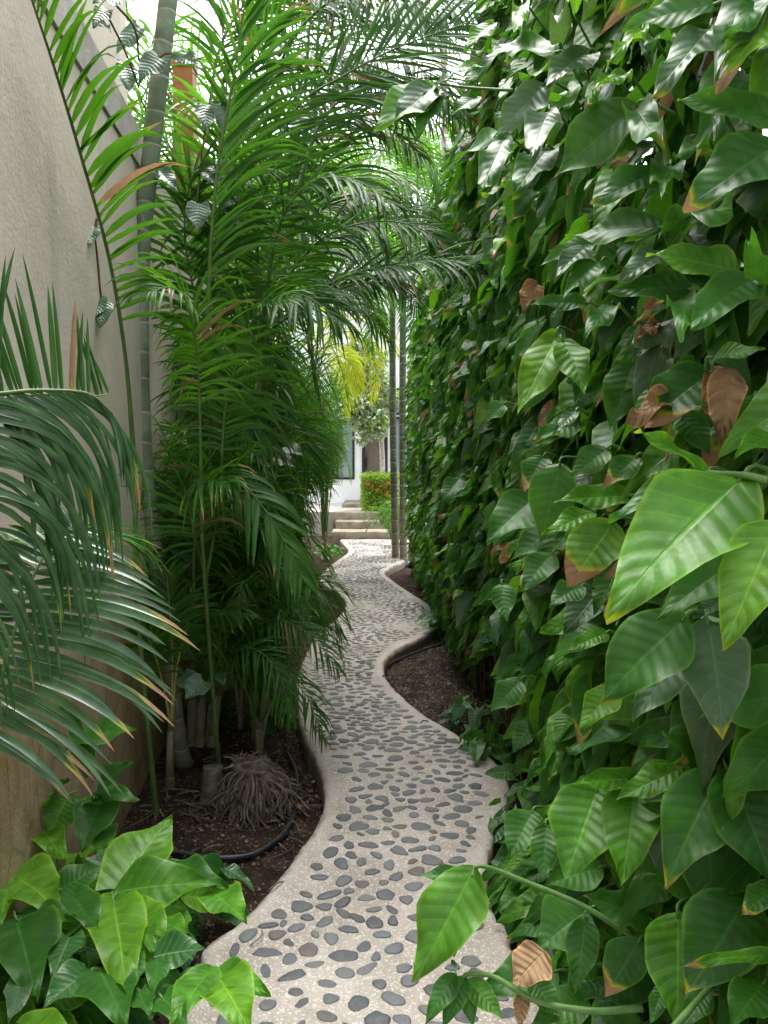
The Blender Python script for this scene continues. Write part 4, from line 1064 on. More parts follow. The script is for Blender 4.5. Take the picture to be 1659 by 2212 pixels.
FD += [([(640, 420, 4.4), (690, 270, 4.5), (770, 190, 4.6), (860, 165, 4.6), (950, 190, 4.5), (1020, 260, 4.4)], .42, 46, 'palm_dark', (0, -.7, .7), 62, 24, 8, .8, .02, .2),
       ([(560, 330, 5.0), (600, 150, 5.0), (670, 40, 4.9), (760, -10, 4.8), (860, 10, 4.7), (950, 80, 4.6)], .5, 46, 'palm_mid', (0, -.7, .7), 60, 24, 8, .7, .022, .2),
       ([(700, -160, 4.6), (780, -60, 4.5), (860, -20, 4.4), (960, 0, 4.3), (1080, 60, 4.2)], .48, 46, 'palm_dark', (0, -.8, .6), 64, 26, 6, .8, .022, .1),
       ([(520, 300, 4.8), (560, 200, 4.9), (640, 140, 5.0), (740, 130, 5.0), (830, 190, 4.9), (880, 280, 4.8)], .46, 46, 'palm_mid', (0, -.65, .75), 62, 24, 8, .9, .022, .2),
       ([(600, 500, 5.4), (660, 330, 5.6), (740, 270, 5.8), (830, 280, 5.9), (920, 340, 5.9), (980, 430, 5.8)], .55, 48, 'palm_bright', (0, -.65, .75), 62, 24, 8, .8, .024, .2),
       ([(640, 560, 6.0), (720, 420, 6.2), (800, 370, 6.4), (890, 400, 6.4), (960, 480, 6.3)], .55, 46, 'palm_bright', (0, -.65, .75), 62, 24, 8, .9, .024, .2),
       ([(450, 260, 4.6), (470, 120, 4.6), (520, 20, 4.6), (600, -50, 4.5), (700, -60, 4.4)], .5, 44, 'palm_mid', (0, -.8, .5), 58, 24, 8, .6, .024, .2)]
FD += [([(560, 600, 4.9), (600, 420, 5.0), (660, 300, 5.1), (740, 250, 5.1), (830, 270, 5.0), (910, 340, 4.9)], .46, 50, 'palm_dark', (0, -.65, .75), 62, 24, 8, .9, .022, .2),
       ([(540, 500, 5.2), (580, 300, 5.3), (640, 200, 5.4), (730, 150, 5.4), (820, 160, 5.3), (900, 220, 5.2)], .48, 50, 'palm_dark', (0, -.65, .75), 62, 24, 8, .9, .022, .2),
       ([(600, 300, 5.6), (700, 120, 5.7), (800, 60, 5.8), (900, 60, 5.8), (990, 110, 5.7)], .5, 50, 'palm_dark', (0, -.65, .75), 62, 24, 8, .8, .022, .2),
       ([(560, 640, 5.2), (640, 500, 5.2), (720, 440, 5.2), (810, 430, 5.1), (900, 470, 5.0), (960, 540, 4.9)], .44, 50, 'palm_dark', (0, -.6, .8), 62, 24, 8, .9, .022, .2),
       ([(500, 1000, 4.3), (470, 860, 4.2), (480, 780, 4.1), (530, 740, 4.0), (590, 780, 3.9)], .40, 46, 'palm_dark', (0, -.6, .8), 62, 24, 8, 1.1, .020, .2),
       ([(450, 1200, 4.2), (450, 1020, 4.1), (480, 930, 4.0), (540, 910, 3.9), (600, 980, 3.85)], .38, 46, 'palm_mid', (0, -.6, .8), 62, 24, 8, 1.1, .019, .2),
       ([(420, 1350, 4.1), (420, 1180, 4.0), (440, 1090, 3.9), (490, 1060, 3.8), (550, 1110, 3.7)], .36, 46, 'palm_dark', (0, -.6, .8), 62, 24, 8, 1.1, .018, .2)]
for f in FD:
    frond(PD, [at(*q) for q in f[0]], *f[1:], rs=rs, rr=.010)
clump(PD, (-1.0, 4.7, .2), 9, 1.7, .55, -20, 95, rs, ('palm_dark', 'palm_mid'), .36, 34, wid=.020)

# low feathery palms of the left bed
def bed_palm(label, x, y, n, h, reach, az, azs, mats, L, seed, wid=.018, pairs=32, dead=.12, rmat='rachis', stems=3, group='feathery palms of the left bed'):
    r_ = np.random.RandomState(seed)
    o = thing('bed_palm', label, 'palm', (x, y, -.08), group)
    for s in range(stems):
        a = r_.rand() * 6.28
        trunk(o, [(x, y, -.1), (x + .03 * math.cos(a), y + .03 * math.sin(a), h * .12), (x + .07 * math.cos(a), y + .07 * math.sin(a), h * .3)], .014, .009, 'trunk_y', 14)
    clump(o, (x, y, h * .12), n, h, reach, az, azs, r_, mats, L, pairs, h * .2, wid, rmat=rmat, dead=dead)
    return o
o = bed_palm('low feathery palm whose yellow tipped fronds hang over the path edge', -.78, 4.55, 7, .9, .55, -10, 90, ('palm_mid', 'palm_dark'), .26, 41, .013)
for pts in ([(455, 1500, 4.4), (500, 1390, 4.3), (580, 1340, 4.15), (660, 1365, 4.0), (735, 1450, 3.9)], [(450, 1520, 4.4), (510, 1440, 4.2), (590, 1430, 4.05), (660, 1500, 3.95), (700, 1600, 3.9)], [(450, 1500, 4.4), (480, 1360, 4.4), (560, 1270, 4.4), (640, 1290, 4.35), (700, 1370, 4.3)],
            [(450, 1500, 4.4), (490, 1300, 4.3), (560, 1215, 4.2), (620, 1240, 4.1), (660, 1330, 4.0)], [(450, 1520, 4.3), (480, 1430, 4.1), (540, 1400, 3.95), (600, 1450, 3.85), (630, 1560, 3.8)], [(450, 1520, 4.3), (440, 1400, 4.0), (470, 1330, 3.8), (540, 1330, 3.7)]):
    frond(o, [at(*q) for q in pts], .24, 34, 'palm_mid', (0, -.5, .85), 62, 20, 6, .9, .013, .25, rs=rs, dead=.3, rr=.005)
bed_palm('dark thicket palm low behind the ringed trunk', -1.12, 4.9, 12, 1.5, .55, -30, 110, ('palm_dark',), .34, 42, .018)
bed_palm('feathery palm crowding the ringed trunk from behind', -1.05, 4.45, 13, 1.5, .55, -40, 120, ('palm_mid', 'palm_bright'), .34, 81, .017)  # from here to the bend, brighter leaflet colours stand in for missing light
bed_palm('fine leaved palm between the ringed trunk and the path', -.90, 4.75, 12, 1.25, .42, -30, 110, ('palm_mid', 'palm_bright'), .30, 82, .015)
bed_palm('tall fine leaved palm filling the bed behind the stump', -1.0, 5.15, 13, 2.1, .5, -30, 120, ('palm_mid', 'palm_bright'), .38, 83, .019)
bed_palm('low dense palm spilling over the soil behind the stump', -.72, 4.35, 13, .75, .42, -30, 130, ('palm_mid', 'palm_bright'), .24, 84, .012, 36)
bed_palm('low feathery palm at the narrow part of the left bed', -.95, 5.15, 13, .95, .34, -20, 130, ('palm_mid', 'palm_bright'), .27, 85, .014, 36)
bed_palm('low feathery palm drooping over the path before the left bend', -1.02, 6.0, 12, .9, .34, -20, 130, ('palm_mid', 'palm_bright'), .28, 86, .014, 36)
bed_palm('dense dark palm in the shadow of the left wall', -1.2, 5.6, 14, 2.4, .7, -25, 100, ('palm_dark', 'palm_mid'), .42, 43, .022)
bed_palm('mid height palm leaning to the path beyond the stump', -1.12, 5.9, 11, 1.4, .45, -15, 95, ('palm_mid', 'palm_dark'), .34, 44, .018)
bed_palm('green palm beside the first left bend of the path', -1.25, 7.0, 11, 1.4, .34, -20, 100, ('palm_mid', 'palm_dark'), .38, 45, .019)
o = bed_palm('palm with arching comb fronds and orange tips near the steps', -1.25, 8.3, 10, 1.7, .42, -20, 95, ('palm_mid',), .40, 46, .02)
for pts in ([(470, 1090, 6.0), (520, 980, 5.9), (565, 920, 5.8), (615, 905, 5.7), (655, 945, 5.6), (672, 1030, 5.5)], [(480, 1080, 6.2), (550, 980, 6.2), (600, 960, 6.1), (640, 990, 6.0), (665, 1050, 5.9)]):
    frond(o, [at(*q) for q in pts], .44, 44, 'palm_mid', (0, -.7, .6), 66, 22, 8, .55, .02, .2, rs=rs, dead=.3, rr=.008)
bed_palm('slim palm halfway along the left wall', -1.05, 9.2, 15, 2.3, .5, -20, 150, ('palm_mid', 'palm_bright'), .42, 47, .02)
bed_palm('yellowish palm at the far left bend', -1.25, 11.0, 17, 2.4, .62, -20, 160, ('palm_bright', 'palm_mid'), .40, 48, .02)
bed_palm('far palm close to the left end of the steps', -1.02, 13.2, 17, 2.3, .52, -20, 170, ('palm_bright', 'palm_mid'), .40, 49, .02)
# upper fronds of tall palms over the path
def tall_palm(label, x, y, H, n, reach, az, azs, mats, L, seed, tm='trunk', r=.05, lean=(0, 0), fh=.9, droop=1.0, group='tall palms roofing the path', grav=.8, wid=.027):
    r_ = np.random.RandomState(seed)
    o = thing('tall_palm', label, 'palm', (x, y, -.08), group)
    top = np.array([x + lean[0], y + lean[1], H])
    trunk(o, [(x, y, -.12), (x + lean[0] * .25, y + lean[1] * .25, H * .4), (x + lean[0] * .65, y + lean[1] * .65, H * .75), top], r, r * .8, tm, 60)
    clump(o, top, n, fh, reach, az, azs, r_, mats, L, 38, .1, wid, droop=droop, t0=.16, grav=grav)
    return o
tall_palm('grey trunked palm with the lowest roofing crown', -1.35, 7.6, 3.2, 10, 1.3, -10, 170, ('palm_mid', 'palm_dark'), .5, 51, 'trunk', .045, (.15, -.2), droop=.75)
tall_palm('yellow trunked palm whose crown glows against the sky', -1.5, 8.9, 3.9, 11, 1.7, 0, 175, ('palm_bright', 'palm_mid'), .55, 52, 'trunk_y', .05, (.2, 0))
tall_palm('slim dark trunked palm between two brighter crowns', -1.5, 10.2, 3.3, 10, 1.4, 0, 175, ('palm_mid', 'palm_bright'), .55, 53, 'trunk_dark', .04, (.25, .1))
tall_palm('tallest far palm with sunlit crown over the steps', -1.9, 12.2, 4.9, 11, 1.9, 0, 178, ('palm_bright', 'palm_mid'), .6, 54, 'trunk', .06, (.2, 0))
tall_palm('palm with crown just left of the sky gap', -1.45, 6.2, 3.3, 8, 1.5, 20, 175, ('palm_mid', 'palm_bright'), .55, 55, 'trunk', .05, (.15, .1))
tall_palm('palm behind the wall with fronds above the coping', -2.3, 7.5, 4.3, 8, 1.7, 0, 178, ('palm_mid', 'palm_bright'), .55, 56, 'trunk', .05, (0, 0))
# pair of slender trunks on the right at the far end
SPAIR = []
def rpalm(label, q, D0, H, seed, dx, n=10):
    a = at(*q, D0); a[2] = -.1
    o = thing('slender_palm', label, 'palm', (a[0], a[1], -.08), 'slender palms on the far right')
    SPAIR.append(o)
    r_ = np.random.RandomState(seed)
    top = np.array([a[0] + dx, a[1] + .1, H])
    trunk(o, [a, a * .5 + top * .5 + np.array([-.02, 0, 0]), top], .062, .05, 'trunk_dark', 60)
    clump(o, top, n, .8, 1.9, 180, 178, r_, ('palm_mid', 'palm_bright'), .55, 40, .1, .028, droop=1.3, t0=.15)
rpalm('left one of two slender ringed trunks beside the steps', (855, 1200), 13.0, 4.7, 61, -.06, 11)
rpalm('right one of two slender ringed trunks beside the vine', (872, 1205), 12.8, 5.7, 62, .0, 13)
for pts, mt in (([(862, 600, 12.9), (820, 555, 12.7), (770, 590, 12.5), (735, 670, 12.4), (720, 740, 12.3)], 'palm_mid'), ([(868, 620, 12.9), (850, 590, 12.5), (825, 630, 12.2), (808, 700, 12.0), (800, 760, 12.0)], 'palm_bright'),
            ([(870, 640, 12.9), (900, 590, 12.6), (940, 620, 12.3), (965, 700, 12.0)], 'palm_mid'), ([(866, 660, 12.9), (880, 640, 12.3), (893, 690, 11.8), (890, 770, 11.6)], 'palm_dark'), ([(864, 560, 12.9), (800, 470, 12.7), (730, 480, 12.5), (680, 560, 12.4)], 'palm_bright'), ([(868, 540, 12.9), (900, 450, 12.6), (950, 450, 12.3), (990, 520, 12.0)], 'palm_bright')):
    frond(SPAIR[0], [at(*q) for q in pts], .5, 44, mt, (0, -.6, .8), 62, 24, 8, 1.0, .028, .12, rs=rs, rr=.012)
# golden palm in front of the white house
r_ = np.random.RandomState(63)
GP = thing('golden_palm', 'yellow green palm with hanging golden fronds in front of the white house', 'palm', (-1.75, 15.6, -.05))
trunk(GP, [(-1.75, 15.6, -.1), (-1.6, 15.5, 1.8), (-1.4, 15.4, 3.3)], .06, .045, 'trunk_y', 40)
for pts in ([(680, 770, 13.6), (730, 720, 13.5), (785, 725, 13.4), (806, 770, 13.3), (812, 820, 13.2), (803, 870, 13.2)], [(700, 800, 13.6), (730, 770, 13.5), (760, 790, 13.4), (775, 850, 13.3)], [(680, 770, 15.4), (700, 760, 15.2), (735, 790, 15.0), (752, 840, 14.9), (750, 900, 14.8)], [(680, 770, 15.4), (760, 690, 15.3), (830, 700, 15.2), (860, 770, 15.1)], [(680, 790, 14), (715, 745, 13.9), (750, 765, 13.8), (765, 830, 13.7)], [(680, 740, 14), (740, 660, 13.9), (800, 670, 13.8), (835, 740, 13.7)],
            [(680, 770, 15.4), (660, 700, 15), (610, 720, 14.8), (590, 800, 14.7)], [(680, 770, 15.4), (720, 660, 15.4), (760, 610, 15.4), (800, 640, 15.4)]):
    frond(GP, [at(*q) for q in pts], .38, 34, 'palm_gold', (0, -.6, .8), 62, 20, 8, .9, .034, .15, rs=r_, dead=.0, rr=.012, rmat='rachis_y')
# seedling palms beside the slender trunks
for i, (px, py, lab) in enumerate(((838, 1205, 'small feathery seedling palm in front of the slender trunks'), (850, 1185, 'seedling palm growing at the right end of the steps'))):
    p = on_ground(px, py, -.05)
    bed_palm(lab, p[0] + .12, p[1], 9, .75, .5, 150, 120, ('palm_bright', 'palm_mid'), .22, 70 + i, .013, 26, group='seedling palms by the steps')
# dark leafy plants at the foot of the left palms
for i, (px, py, n, h, sp, lab) in enumerate([
        (655, 1345, 34, .34, .30, 'dark leafy ground plant inside the left bend of the path'),
        (655, 1265, 34, .34, .28, 'dark ground plant beyond the left bend of the path'),
        (720, 1205, 28, .28, .30, 'low dark plant left of the steps'),
        (590, 1560, 30, .34, .25, 'leafy ground plant in the shade behind the palm stump')]):
    x, y = gp(px, py, -.12)
    ground_plant('leafy_ground_plant', lab, 'dark ground plants of the left bed', x, y, n, h, sp, 140 + i, (.09, .15), ('vine', 'vine_bright'), 'heart')

# broad leaved climber on the palm trunks
PH = thing('trunk_climber', 'grey green broad leaved climber hanging on the palm trunks', 'vine', (-1.0, 4.3, 1.5))
for i, (b, t, wr, D) in enumerate([((380, 120), (440, 150), .6, 3.6), ((345, 125), (300, 175), .75, 3.6), ((370, 130), (435, 125), .5, 3.55), ((230, 20), (200, 60), .7, 3.0), ((260, 0), (200, 5), .6, 3.0), ((215, 50), (240, 68), .7, 3.0), ((500, 205), (480, 290), .75, 4.2), ((530, 200), (525, 300), .7, 4.2), ((440, 230), (450, 290), .6, 4.1),
        ((640, 240), (660, 300), .8, 4.6), ((655, 235), (680, 290), .7, 4.7), ((430, 440), (425, 500), .8, 4.0), ((500, 430), (520, 495), .7, 4.2), ((340, 365), (385, 415), .55, 3.9), ((430, 360), (475, 405), .6, 4.1), ((460, 350), (500, 420), .6, 4.2), ((560, 430), (600, 455), .8, 4.4), ((205, 490), (190, 530), .8, 3.1), ((215, 640), (205, 690), .7, 3.2), ((230, 655), (215, 710), .6, 3.2), ((620, 965), (655, 985), .8, 4.6), ((590, 985), (640, 1010), .7, 4.7),
        ((395, 1460), (440, 1500), .8, 3.8), ((440, 1470), (400, 1510), .9, 3.75), ((470, 1455), (485, 1480), .9, 3.9), ((270, 140), (280, 200), .7, 3.6), ((300, 60), (250, 120), .5, 3.6)]):
    hero_leaf(PH, b, t, wr, 'philo', D, D - .08, .03 if i % 5 == 0 else 0, R.rand(), 300 + i, kind='heart', stalk=False)
m = MB()
for pts in ([(262, 395, 3.3), (235, 440, 3.2), (205, 488, 3.12), (212, 570, 3.16), (218, 640, 3.2), (232, 660, 3.22)], [(300, 180, 3.62), (350, 120, 3.62), (380, 118, 3.62)], [(240, 0, 3.05), (290, 60, 3.3), (300, 130, 3.5)], [(225, 20, 3.05), (270, 110, 3.4), (300, 190, 3.6)], [(480, 60, 4.2), (490, 200, 4.2), (500, 430, 4.2)], [(425, 440, 4.0), (440, 300, 4.1), (455, 230, 4.1)]):
    m = MB(); tube(m, spline([at(*q) for q in pts], 12), .005, 6); m.build('stem', M['brown_stem'], PH)

# ---- palm stump with its skirt of dry roots
c = on_ground(548, 1745, -.08)
ST = thing('palm_stump', 'cut palm stump with a skirt of dry grey roots in the left bed', 'stump', (c[0], c[1], -.08))
rs = np.random.RandomState(77)
m = MB(); P = [[c[0], c[1], -.1], [c[0], c[1], .04], [c[0] - .01, c[1] + .01, .09], [c[0] - .02, c[1] + .02, .15]]
tube(m, spline(P, 14), np.linspace(.135, .09, 14), 22, wob=.10); m.build('stump_core', M['twig'], ST)
m = MB()
for k in range(250):
    a = rs.uniform(-2.9, .7) if k % 4 else rs.rand() * 6.28
    z0 = rs.uniform(.0, .15) * (1 - .3 * rs.rand()); r0 = .075 + .05 * (1 - z0 / .16); L_ = rs.uniform(.04, .17) * rs.uniform(.5, 1.1)
    ca, sa = math.cos(a), math.sin(a); a2 = a + rs.randn() * .55
    b = np.array([c[0] + r0 * .8 * ca, c[1] + r0 * .8 * sa, z0])
    e = np.array([c[0] + r0 * ca + L_ * math.cos(a2), c[1] + r0 * sa + L_ * math.sin(a2), -.075 + .03 * rs.rand() ** 3])
    m1 = b * .62 + e * .38 + np.array([.03 * ca + .025 * rs.randn(), .03 * sa + .025 * rs.randn(), .016 * rs.randn() + .012])
    m2 = b * .25 + e * .75 + np.array([.02 * rs.randn(), .02 * rs.randn(), .008 * rs.randn() - .01])
    q = rs.uniform(.0035, .0085)
    tube(m, spline([b, m1, m2, e], 10), np.linspace(q, q * rs.uniform(.35, .8), 10), 6, rnd=rs.rand(), wob=.06)
m.build('dry_roots', M['twig'], ST)
m = MB(); q = on_ground(455, 1745, -.08)
tube(m, spline([[q[0], q[1], -.1], [q[0] + .005, q[1], .0], [q[0] + .01, q[1] + .005, .085], [q[0] + .012, q[1] + .01, .125]], 14), np.linspace(.055, .048, 14), 16, wob=.05); m.build('side_stub', M['bark_grey'], ST)
m = MB()
for k in range(60):
    a = rs.rand() * 6.28; b = np.array([c[0] - .02 + .07 * math.cos(a) * rs.rand() ** .5, c[1] + .02 + .07 * math.sin(a) * rs.rand() ** .5, .13])
    e = b + np.array([.03 * rs.randn(), .03 * rs.randn(), .01 + .04 * rs.rand() ** 2])
    tube(m, spline([b, (b + e) / 2 + [.01 * rs.randn(), 0, .01], e], 6), np.linspace(.008, .003, 6), 5, rnd=rs.rand(), wob=.1)
for k in range(0):
    b = np.array([c[0] - .06 + .04 * rs.randn(), c[1] + .05, .2]); e = b + np.array([-.02 + .05 * rs.randn(), .01, .12 + .14 * rs.rand()])
    tube(m, spline([b, (b + e) / 2 + [.02 * rs.randn(), 0, .02], e], 8), np.linspace(.010, .002, 8), 5, rnd=rs.rand() * .4)
m.build('dry_sheaths', M['twig'], ST)
# yellow green shoot stems left of the stump
YS = thing('palm_shoot', 'young palm shoot with smooth yellow green stem left of the stump', 'palm', (-1.02, 3.75, -.08))
a = on_ground(368, 1712, -.08)
YS.location = tuple(a)
trunk(YS, [a, at(367, 1640, a[1]), at(370, 1560, a[1] + .02), at(385, 1400, a[1] + .05)], .022, .012, 'trunk_y', 30)
for pts in ([(370, 1570, 3.75), (345, 1450, 3.7), (310, 1350, 3.6)], [(370, 1570, 3.75), (385, 1430, 3.8), (420, 1300, 3.85)], [(371, 1560, 3.75), (372, 1400, 3.8), (360, 1240, 3.8)]):
    frond(YS, [at(*q) for q in pts], .25, 20, 'palm_mid', (0, -.8, .5), 55, 20, 6, .7, .02, .5, rs=rs, rr=.007, rmat='rachis_y')
# loose dry roots, twigs
m = MB()
for k in range(230):
    if k < 95: x, y = c[0] - .12 + rs.randn() * .22, c[1] + .05 + rs.randn() * .25
    else:
        y = rs.uniform(2.4, 8); x = rs.choice([xl(y) - rs.uniform(-.2, .4), xr(y) + rs.uniform(-.2, .35)])
    if xl(y) - .03 < x < xr(y) + .03:
        if k % 3: continue
        z = .007
    else: z = soil_z(x, y) + .012
    a = rs.rand() * 6.28; L_ = rs.uniform(.05, .2) * (1 if z < 0 else .45)
    tube(m, spline([[x, y, z], [x + L_ * .5 * math.cos(a) + .02 * rs.randn(), y + L_ * .5 * math.sin(a), z + .01], [x + L_ * math.cos(a), y + L_ * math.sin(a), z]], 7), rs.uniform(.002, .005), 5, rnd=rs.rand())
tag(m.build('dry_litter', M['twig']), 'dry root pieces and twigs littering the soil beds', 'litter', kind='stuff')
# black hose around the stump
hp = [(335, 1795), (345, 1838), (410, 1852), (480, 1856), (545, 1843), (600, 1808), (630, 1765), (640, 1715), (640, 1660), (620, 1620)]
HO = thing('irrigation_hose', 'black irrigation hose curving round the palm stump', 'hose', tuple(on_ground(545, 1843, -.05)))
P = []
for q in hp:
    g = on_ground(*q, -.055); P.append([g[0], g[1], soil_z(g[0], g[1]) + .022])
m = MB(); tube(m, spline(P, 60), .0125, 10); m.build('hose_line', M['hose'], HO)
g = on_ground(362, 1782, -.04); m = MB(); tube(m, [[g[0] - .02, g[1], -.03], [g[0] + .02, g[1] - .01, -.03]], .016, 10); m.build('coupling', M['coupling'], HO)
m = MB(); P = [on_ground(*q, -.07) for q in ((835, 1440), (860, 1425), (920, 1402), (980, 1385))]
tube(m, spline(P, 30), .012, 8)
tag(m.build('drip_hose', M['hose']), 'thin dark drip hose lying in the right soil bed', 'hose')
# grit and fallen leaves on the soil
m = MB(); n = 0
while n < 3600:
    y = rs.uniform(2.3, 11) if n % 3 else rs.uniform(4.3, 7.4); side = rs.rand() < (.5 if n % 3 else 0)
    x = xl(y) - rs.uniform(.02, .55) if side else xr(y) + rs.uniform(.02, .55)
    if x > rw(y) or x < lw(y): continue
    s = rs.uniform(.003, .010) * (1 if rs.rand() > .08 else 1.6); z = soil_z(x, y) + s * .4
    th = np.linspace(0, 2 * math.pi, 5, endpoint=False) + rs.rand() * 6
    v = [];
    for (sc, dz) in ((.75, -.6), (1.0, 0), (.6, .6)):
        v += [[x + s * sc * math.cos(t) * rs.uniform(.7, 1.2), y + s * sc * math.sin(t) * rs.uniform(.7, 1.2), z + dz * s] for t in th]
    q = [[a_ * 5 + j, a_ * 5 + (j + 1) % 5, a_ * 5 + 5 + (j + 1) % 5, a_ * 5 + 5 + j] for a_ in (0, 1) for j in range(5)] + [[10, 11, 12, 13], [10, 13, 14, 14]][:1] + [[13, 14, 10, 12]][:0]
    m.add(v, q, None, rs.rand()); n += 1
tag(m.build('grit', M['gravel'], smooth=False), 'pale grit and stone chips on the dark soil', 'grit', kind='stuff')
for i, (px, py, s, lab) in enumerate(((672, 1335, .13, 'crumpled brown leaf lying in the left bend of the path'), (500, 1905, .05, 'tiny dry leaf on the soil below the stump'), (640, 1740, .05, 'small brown leaf near the hose end'), (960, 1480, .06, 'pale dry leaf on the right soil bed'), (905, 1455, .05, 'brown leaf scrap near the right bed edge'), (1120, 1925, .05, 'dry leaf scrap on the narrow right soil strip'))):
    g = on_ground(px, py, -.05); m = MB(); z = max(soil_z(g[0], g[1]) + .015, .004 if on_path(g[0], g[1]) else -1)
    hero(m, [g[0], g[1], z], [g[0] + s * .9, g[1] - s * .4, z + .02], .6, (0, -.2, 1), 'ovate', .5, 0, .3, i, .4, .15)
    tag(m.build('fallen_leaf', M['deadleaf']), lab, 'leaf', 'fallen leaves on the beds')
# garden spotlight at the slender trunks
g = on_ground(890, 1240, -.05)
SP = thing('garden_spotlight', 'small dark garden spotlight beside the slender trunks', 'lamp', (g[0], g[1], -.06))
m = MB(); tube(m, [[g[0], g[1], -.08], [g[0], g[1], .05]], .012, 8); m.build('spike', M['darkmetal'], SP)
m = MB(); tube(m, [[g[0] + .05, g[1] + .04, .04], [g[0] - .03, g[1] - .02, .09], [g[0] - .06, g[1] - .05, .11]], [.04, .05, .055], 14); m.build('housing', M['darkmetal'], SP)
m = MB(); tube(m, [[g[0] - .062, g[1] - .052, .112], [g[0] - .068, g[1] - .057, .116]], .045, 14); m.build('lens', M['glass'], SP)

# ---- leaf masses of the courtyard
def leaf_cloud(parent, name, mats, centers, n, size, seed, shell=.55, tpl=None, flat=.8):
    r_ = np.random.RandomState(seed); mb = MB()
    tpl = tpl or [leaf_tpl(4, 1, w_, 'ovate', b_, .2, .04, s_) for w_, b_, s_ in ((.5, .2, 1), (.6, .4, 2), (.45, .1, 3))]
    cs = np.array([c_[:3] for c_ in centers]); rr = np.array([c_[3] for c_ in centers])
    pick = r_.choice(len(cs), n, p=rr ** 2 / (rr ** 2).sum())
    dirn = nrm(r_.randn(n, 3)); rad_ = (shell + (1 - shell) * r_.rand(n)) * rr[pick] * (1 + .15 * r_.randn(n))
    pos = cs[pick] + dirn * rad_[:, None] * np.array([1, 1, flat])
    d = dirn * .7 + r_.randn(n, 3) * .6 + [0, 0, -.2]; nn = dirn * .5 + np.array([0, 0, .9]) + r_.randn(n, 3) * .4
    mi = r_.randint(0, len(mats), n)
    for k in range(len(mats)):
        s = mi == k
        scatter(mb, tpl, pos[s], d[s], nn[s], size * (.7 + .6 * r_.rand(s.sum())), r_.rand(s.sum()), np.zeros(s.sum()), r_, k)
    return mb.build(name, mats, parent)
FH = thing('flowering_hedge', 'clipped bright green hedge dotted with orange flowers', 'hedge', (-.08, 17.95, .49))
r_ = np.random.RandomState(90); mb = MB(); n = 4200
f = r_.randint(0, 5, n); a = r_.rand(n); b = r_.rand(n)
x0, x1, y0, y1, z0, z1 = -.47, .36, 17.62, 18.3, .50, 1.30
pos = np.stack([x0 + a * (x1 - x0), y0 + b * (y1 - y0), np.full(n, z1)], -1)
fr = f <= 2; pos[fr] = np.stack([x0 + a[fr] * (x1 - x0), np.full(fr.sum(), y0), z0 + b[fr] * (z1 - z0)], -1)
lf = f == 3; pos[lf] = np.stack([np.full(lf.sum(), x0), y0 + a[lf] * (y1 - y0), z0 + b[lf] * (z1 - z0)], -1)
pos += r_.randn(n, 3) * .032
d = r_.randn(n, 3) + [0, -.4, .5]; nn = r_.randn(n, 3) * .5 + [0, -.5, .8]
tp = [leaf_tpl(4, 1, .55, 'ovate', .2, .2, .03, 1)]
scatter(mb, tp, pos, d, nn, r_.uniform(.04, .075, n), r_.rand(n), np.zeros(n), r_)
mb.build('foliage', M['hedge_leaf'], FH)
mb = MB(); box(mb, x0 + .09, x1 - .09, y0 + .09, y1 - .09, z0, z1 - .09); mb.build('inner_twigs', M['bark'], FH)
for (zx, zy) in ((760, 1510), (830, 1480), (850, 1475), (800, 1575), (790, 1600), (700, 1545), (650, 1520), (860, 1660), (815, 1490), (610, 1480)):
    p = at((1200 + zx * .4068) / 1.8228, (1300 + zy * .4068) / 1.8228, 17.56); mb = MB(); n = 26
    scatter(mb, tp, p + r_.randn(n, 3) * .024, r_.randn(n, 3) + [0, -1, .3], r_.randn(n, 3) + [0, -1, .5], r_.uniform(.025, .045, n), r_.rand(n), np.zeros(n), r_)
    mb.build('flower_cluster', M['flower'], FH)

PT = thing('pale_tree', 'small tree with pale variegated leaves and whitish trunk before the white house', 'tree', (-.06, 19.2, .49))
trunk(PT, [(-.06, 19.2, .45), (-.04, 19.2, 1.6), (-.08, 19.2, 2.6), (-.05, 19.2, 3.9)], .075, .05, 'trunk', 30).data.materials[0] = M['bark_pale']
m = MB()
for e in ((-.7, 19.0, 2.9), (.4, 19.3, 3.2), (-.4, 18.9, 3.5), (-.9, 19.3, 3.3)):
    tube(m, spline([(-.07, 19.2, 2.1), (e[0] * .5, 19.15, (2.2 + e[2]) / 2), e], 8), np.linspace(.03, .012, 8), 6)
m.build('limbs', M['bark_pale'], PT)
leaf_cloud(PT, 'crown', [M['pale_leaf'], M['pale_leaf'], M['hedge_leaf']], [(-.45, 18.9, 2.65, .42), (-.15, 18.9, 2.5, .25), (-.75, 19, 2.9, .35), (-.3, 18.9, 3.0, .35), (.15, 19.1, 3.2, .35), (-.6, 19.1, 3.5, .35), (-.1, 19, 3.6, .3), (-1.0, 19.2, 3.4, .3), (-.5, 18.8, 2.2, .18), (-.1, 18.8, 2.3, .15), (-.2, 18.7, 2.7, .4), (-.5, 18.7, 3.1, .4), (-.7, 18.9, 3.9, .45), (-.2, 18.9, 4.2, .4), (-1.1, 19, 3.8, .4), (-.6, 19, 4.5, .35)], 6800, .11, 91, .3)

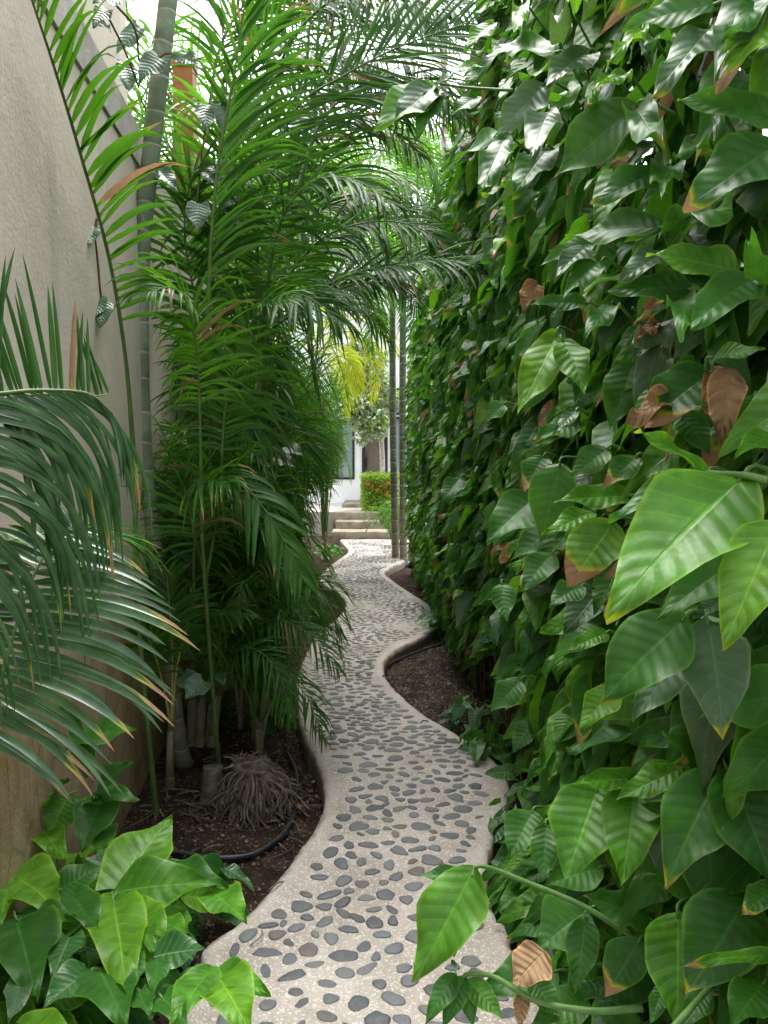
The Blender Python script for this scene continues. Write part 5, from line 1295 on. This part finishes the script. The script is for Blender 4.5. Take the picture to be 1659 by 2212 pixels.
# broad trees round the courtyard and behind the walls
def broad_tree(label, x, y, z0, H, rx_, seed, mats, n=3800, size=.16):
    r_ = np.random.RandomState(seed)
    o = thing('broadleaf_tree', label, 'tree', (x, y, z0), 'broad leaved trees behind the garden')
    t = trunk(o, [(x, y, z0 - .05), (x + .1 * r_.randn(), y, z0 + H * .3), (x + .2 * r_.randn(), y, z0 + H * .6)], .14, .08, 'trunk', 24); t.data.materials[0] = M['bark']
    cs = []
    m = MB()
    for k in range(16):
        a = r_.rand() * 6.28; q = rx_ * r_.rand() ** .5; zz = z0 + H * r_.uniform(.42, .97)
        cs.append((x + q * math.cos(a), y + q * math.sin(a), zz, rx_ * r_.uniform(.28, .5)))
        tube(m, spline([(x, y, z0 + H * .35), (x + .5 * q * math.cos(a), y + .5 * q * math.sin(a), (z0 + H * .4 + zz) / 2), cs[-1][:3]], 7), np.linspace(.05, .015, 7), 5)
    m.build('limbs', M['bark'], o)
    leaf_cloud(o, 'crown', mats, cs, n, size, seed, .35)
broad_tree('broad bright tree at the left of the courtyard', -4.4, 16.4, .0, 7.2, 1.9, 95, [M['tree_leaf'], M['palm_mid']])
broad_tree('broad tree rising behind the golden palm', -3.4, 24.5, .49, 9.4, 1.8, 96, [M['tree_leaf'], M['hedge_leaf']], 2600)
broad_tree('broad tree right of the courtyard behind the vine', 2.9, 17.4, .49, 6.2, 1.5, 97, [M['tree_leaf'], M['palm_mid']])
broad_tree('broad tree over the garden wall far left', -4.6, 11.5, .0, 6.8, 1.8, 98, [M['tree_leaf'], M['palm_mid']])
broad_tree('tall tree rising behind the white house roof', .9, 26.0, .49, 12.5, 2.6, 99, [M['tree_leaf'], M['palm_bright']], 5200, .22)

# ================================================================== LIGHT
w = bpy.data.worlds.new('World'); scn.world = w; w.use_nodes = True
nt = w.node_tree; nt.nodes.clear()
sky = nt.nodes.new('ShaderNodeTexSky'); sky.sky_type = 'NISHITA'; sky.sun_disc = False
SUN_EL, SUN_AZ = rad(70), rad(352)
sky.sun_elevation = SUN_EL; sky.sun_rotation = SUN_AZ
sky.air_density = 1.0; sky.dust_density = 4.0; sky.ozone_density = 1.0
hs = nt.nodes.new('ShaderNodeHueSaturation'); hs.inputs['Saturation'].default_value = .22; hs.inputs['Value'].default_value = 5.0
bg = nt.nodes.new('ShaderNodeBackground'); bg.inputs['Strength'].default_value = .15
wo = nt.nodes.new('ShaderNodeOutputWorld')
nt.links.new(sky.outputs[0], hs.inputs['Color']); nt.links.new(hs.outputs[0], bg.inputs[0]); nt.links.new(bg.outputs[0], wo.inputs[0])
sl = bpy.data.lights.new('sun', 'SUN'); sl.energy = 3.6; sl.angle = rad(34); sl.color = (1, .965, .90)
so = bpy.data.objects.new('sun', sl); COL.objects.link(so)
sd = Vector((math.sin(SUN_AZ) * math.cos(SUN_EL), math.cos(SUN_AZ) * math.cos(SUN_EL), math.sin(SUN_EL)))
so.rotation_euler = sd.to_track_quat('Z', 'Y').to_euler()
scn.render.engine = 'CYCLES'
scn.view_settings.view_transform = 'Standard'
scn.view_settings.look = 'None'
scn.view_settings.exposure = 0
scn.view_settings.gamma = 1
cy = scn.cycles
cy.max_bounces = 4; cy.diffuse_bounces = 3; cy.glossy_bounces = 2; cy.transmission_bounces = 3; cy.transparent_max_bounces = 4
cy.use_denoising = True
cy.caustics_reflective = False; cy.caustics_refractive = False
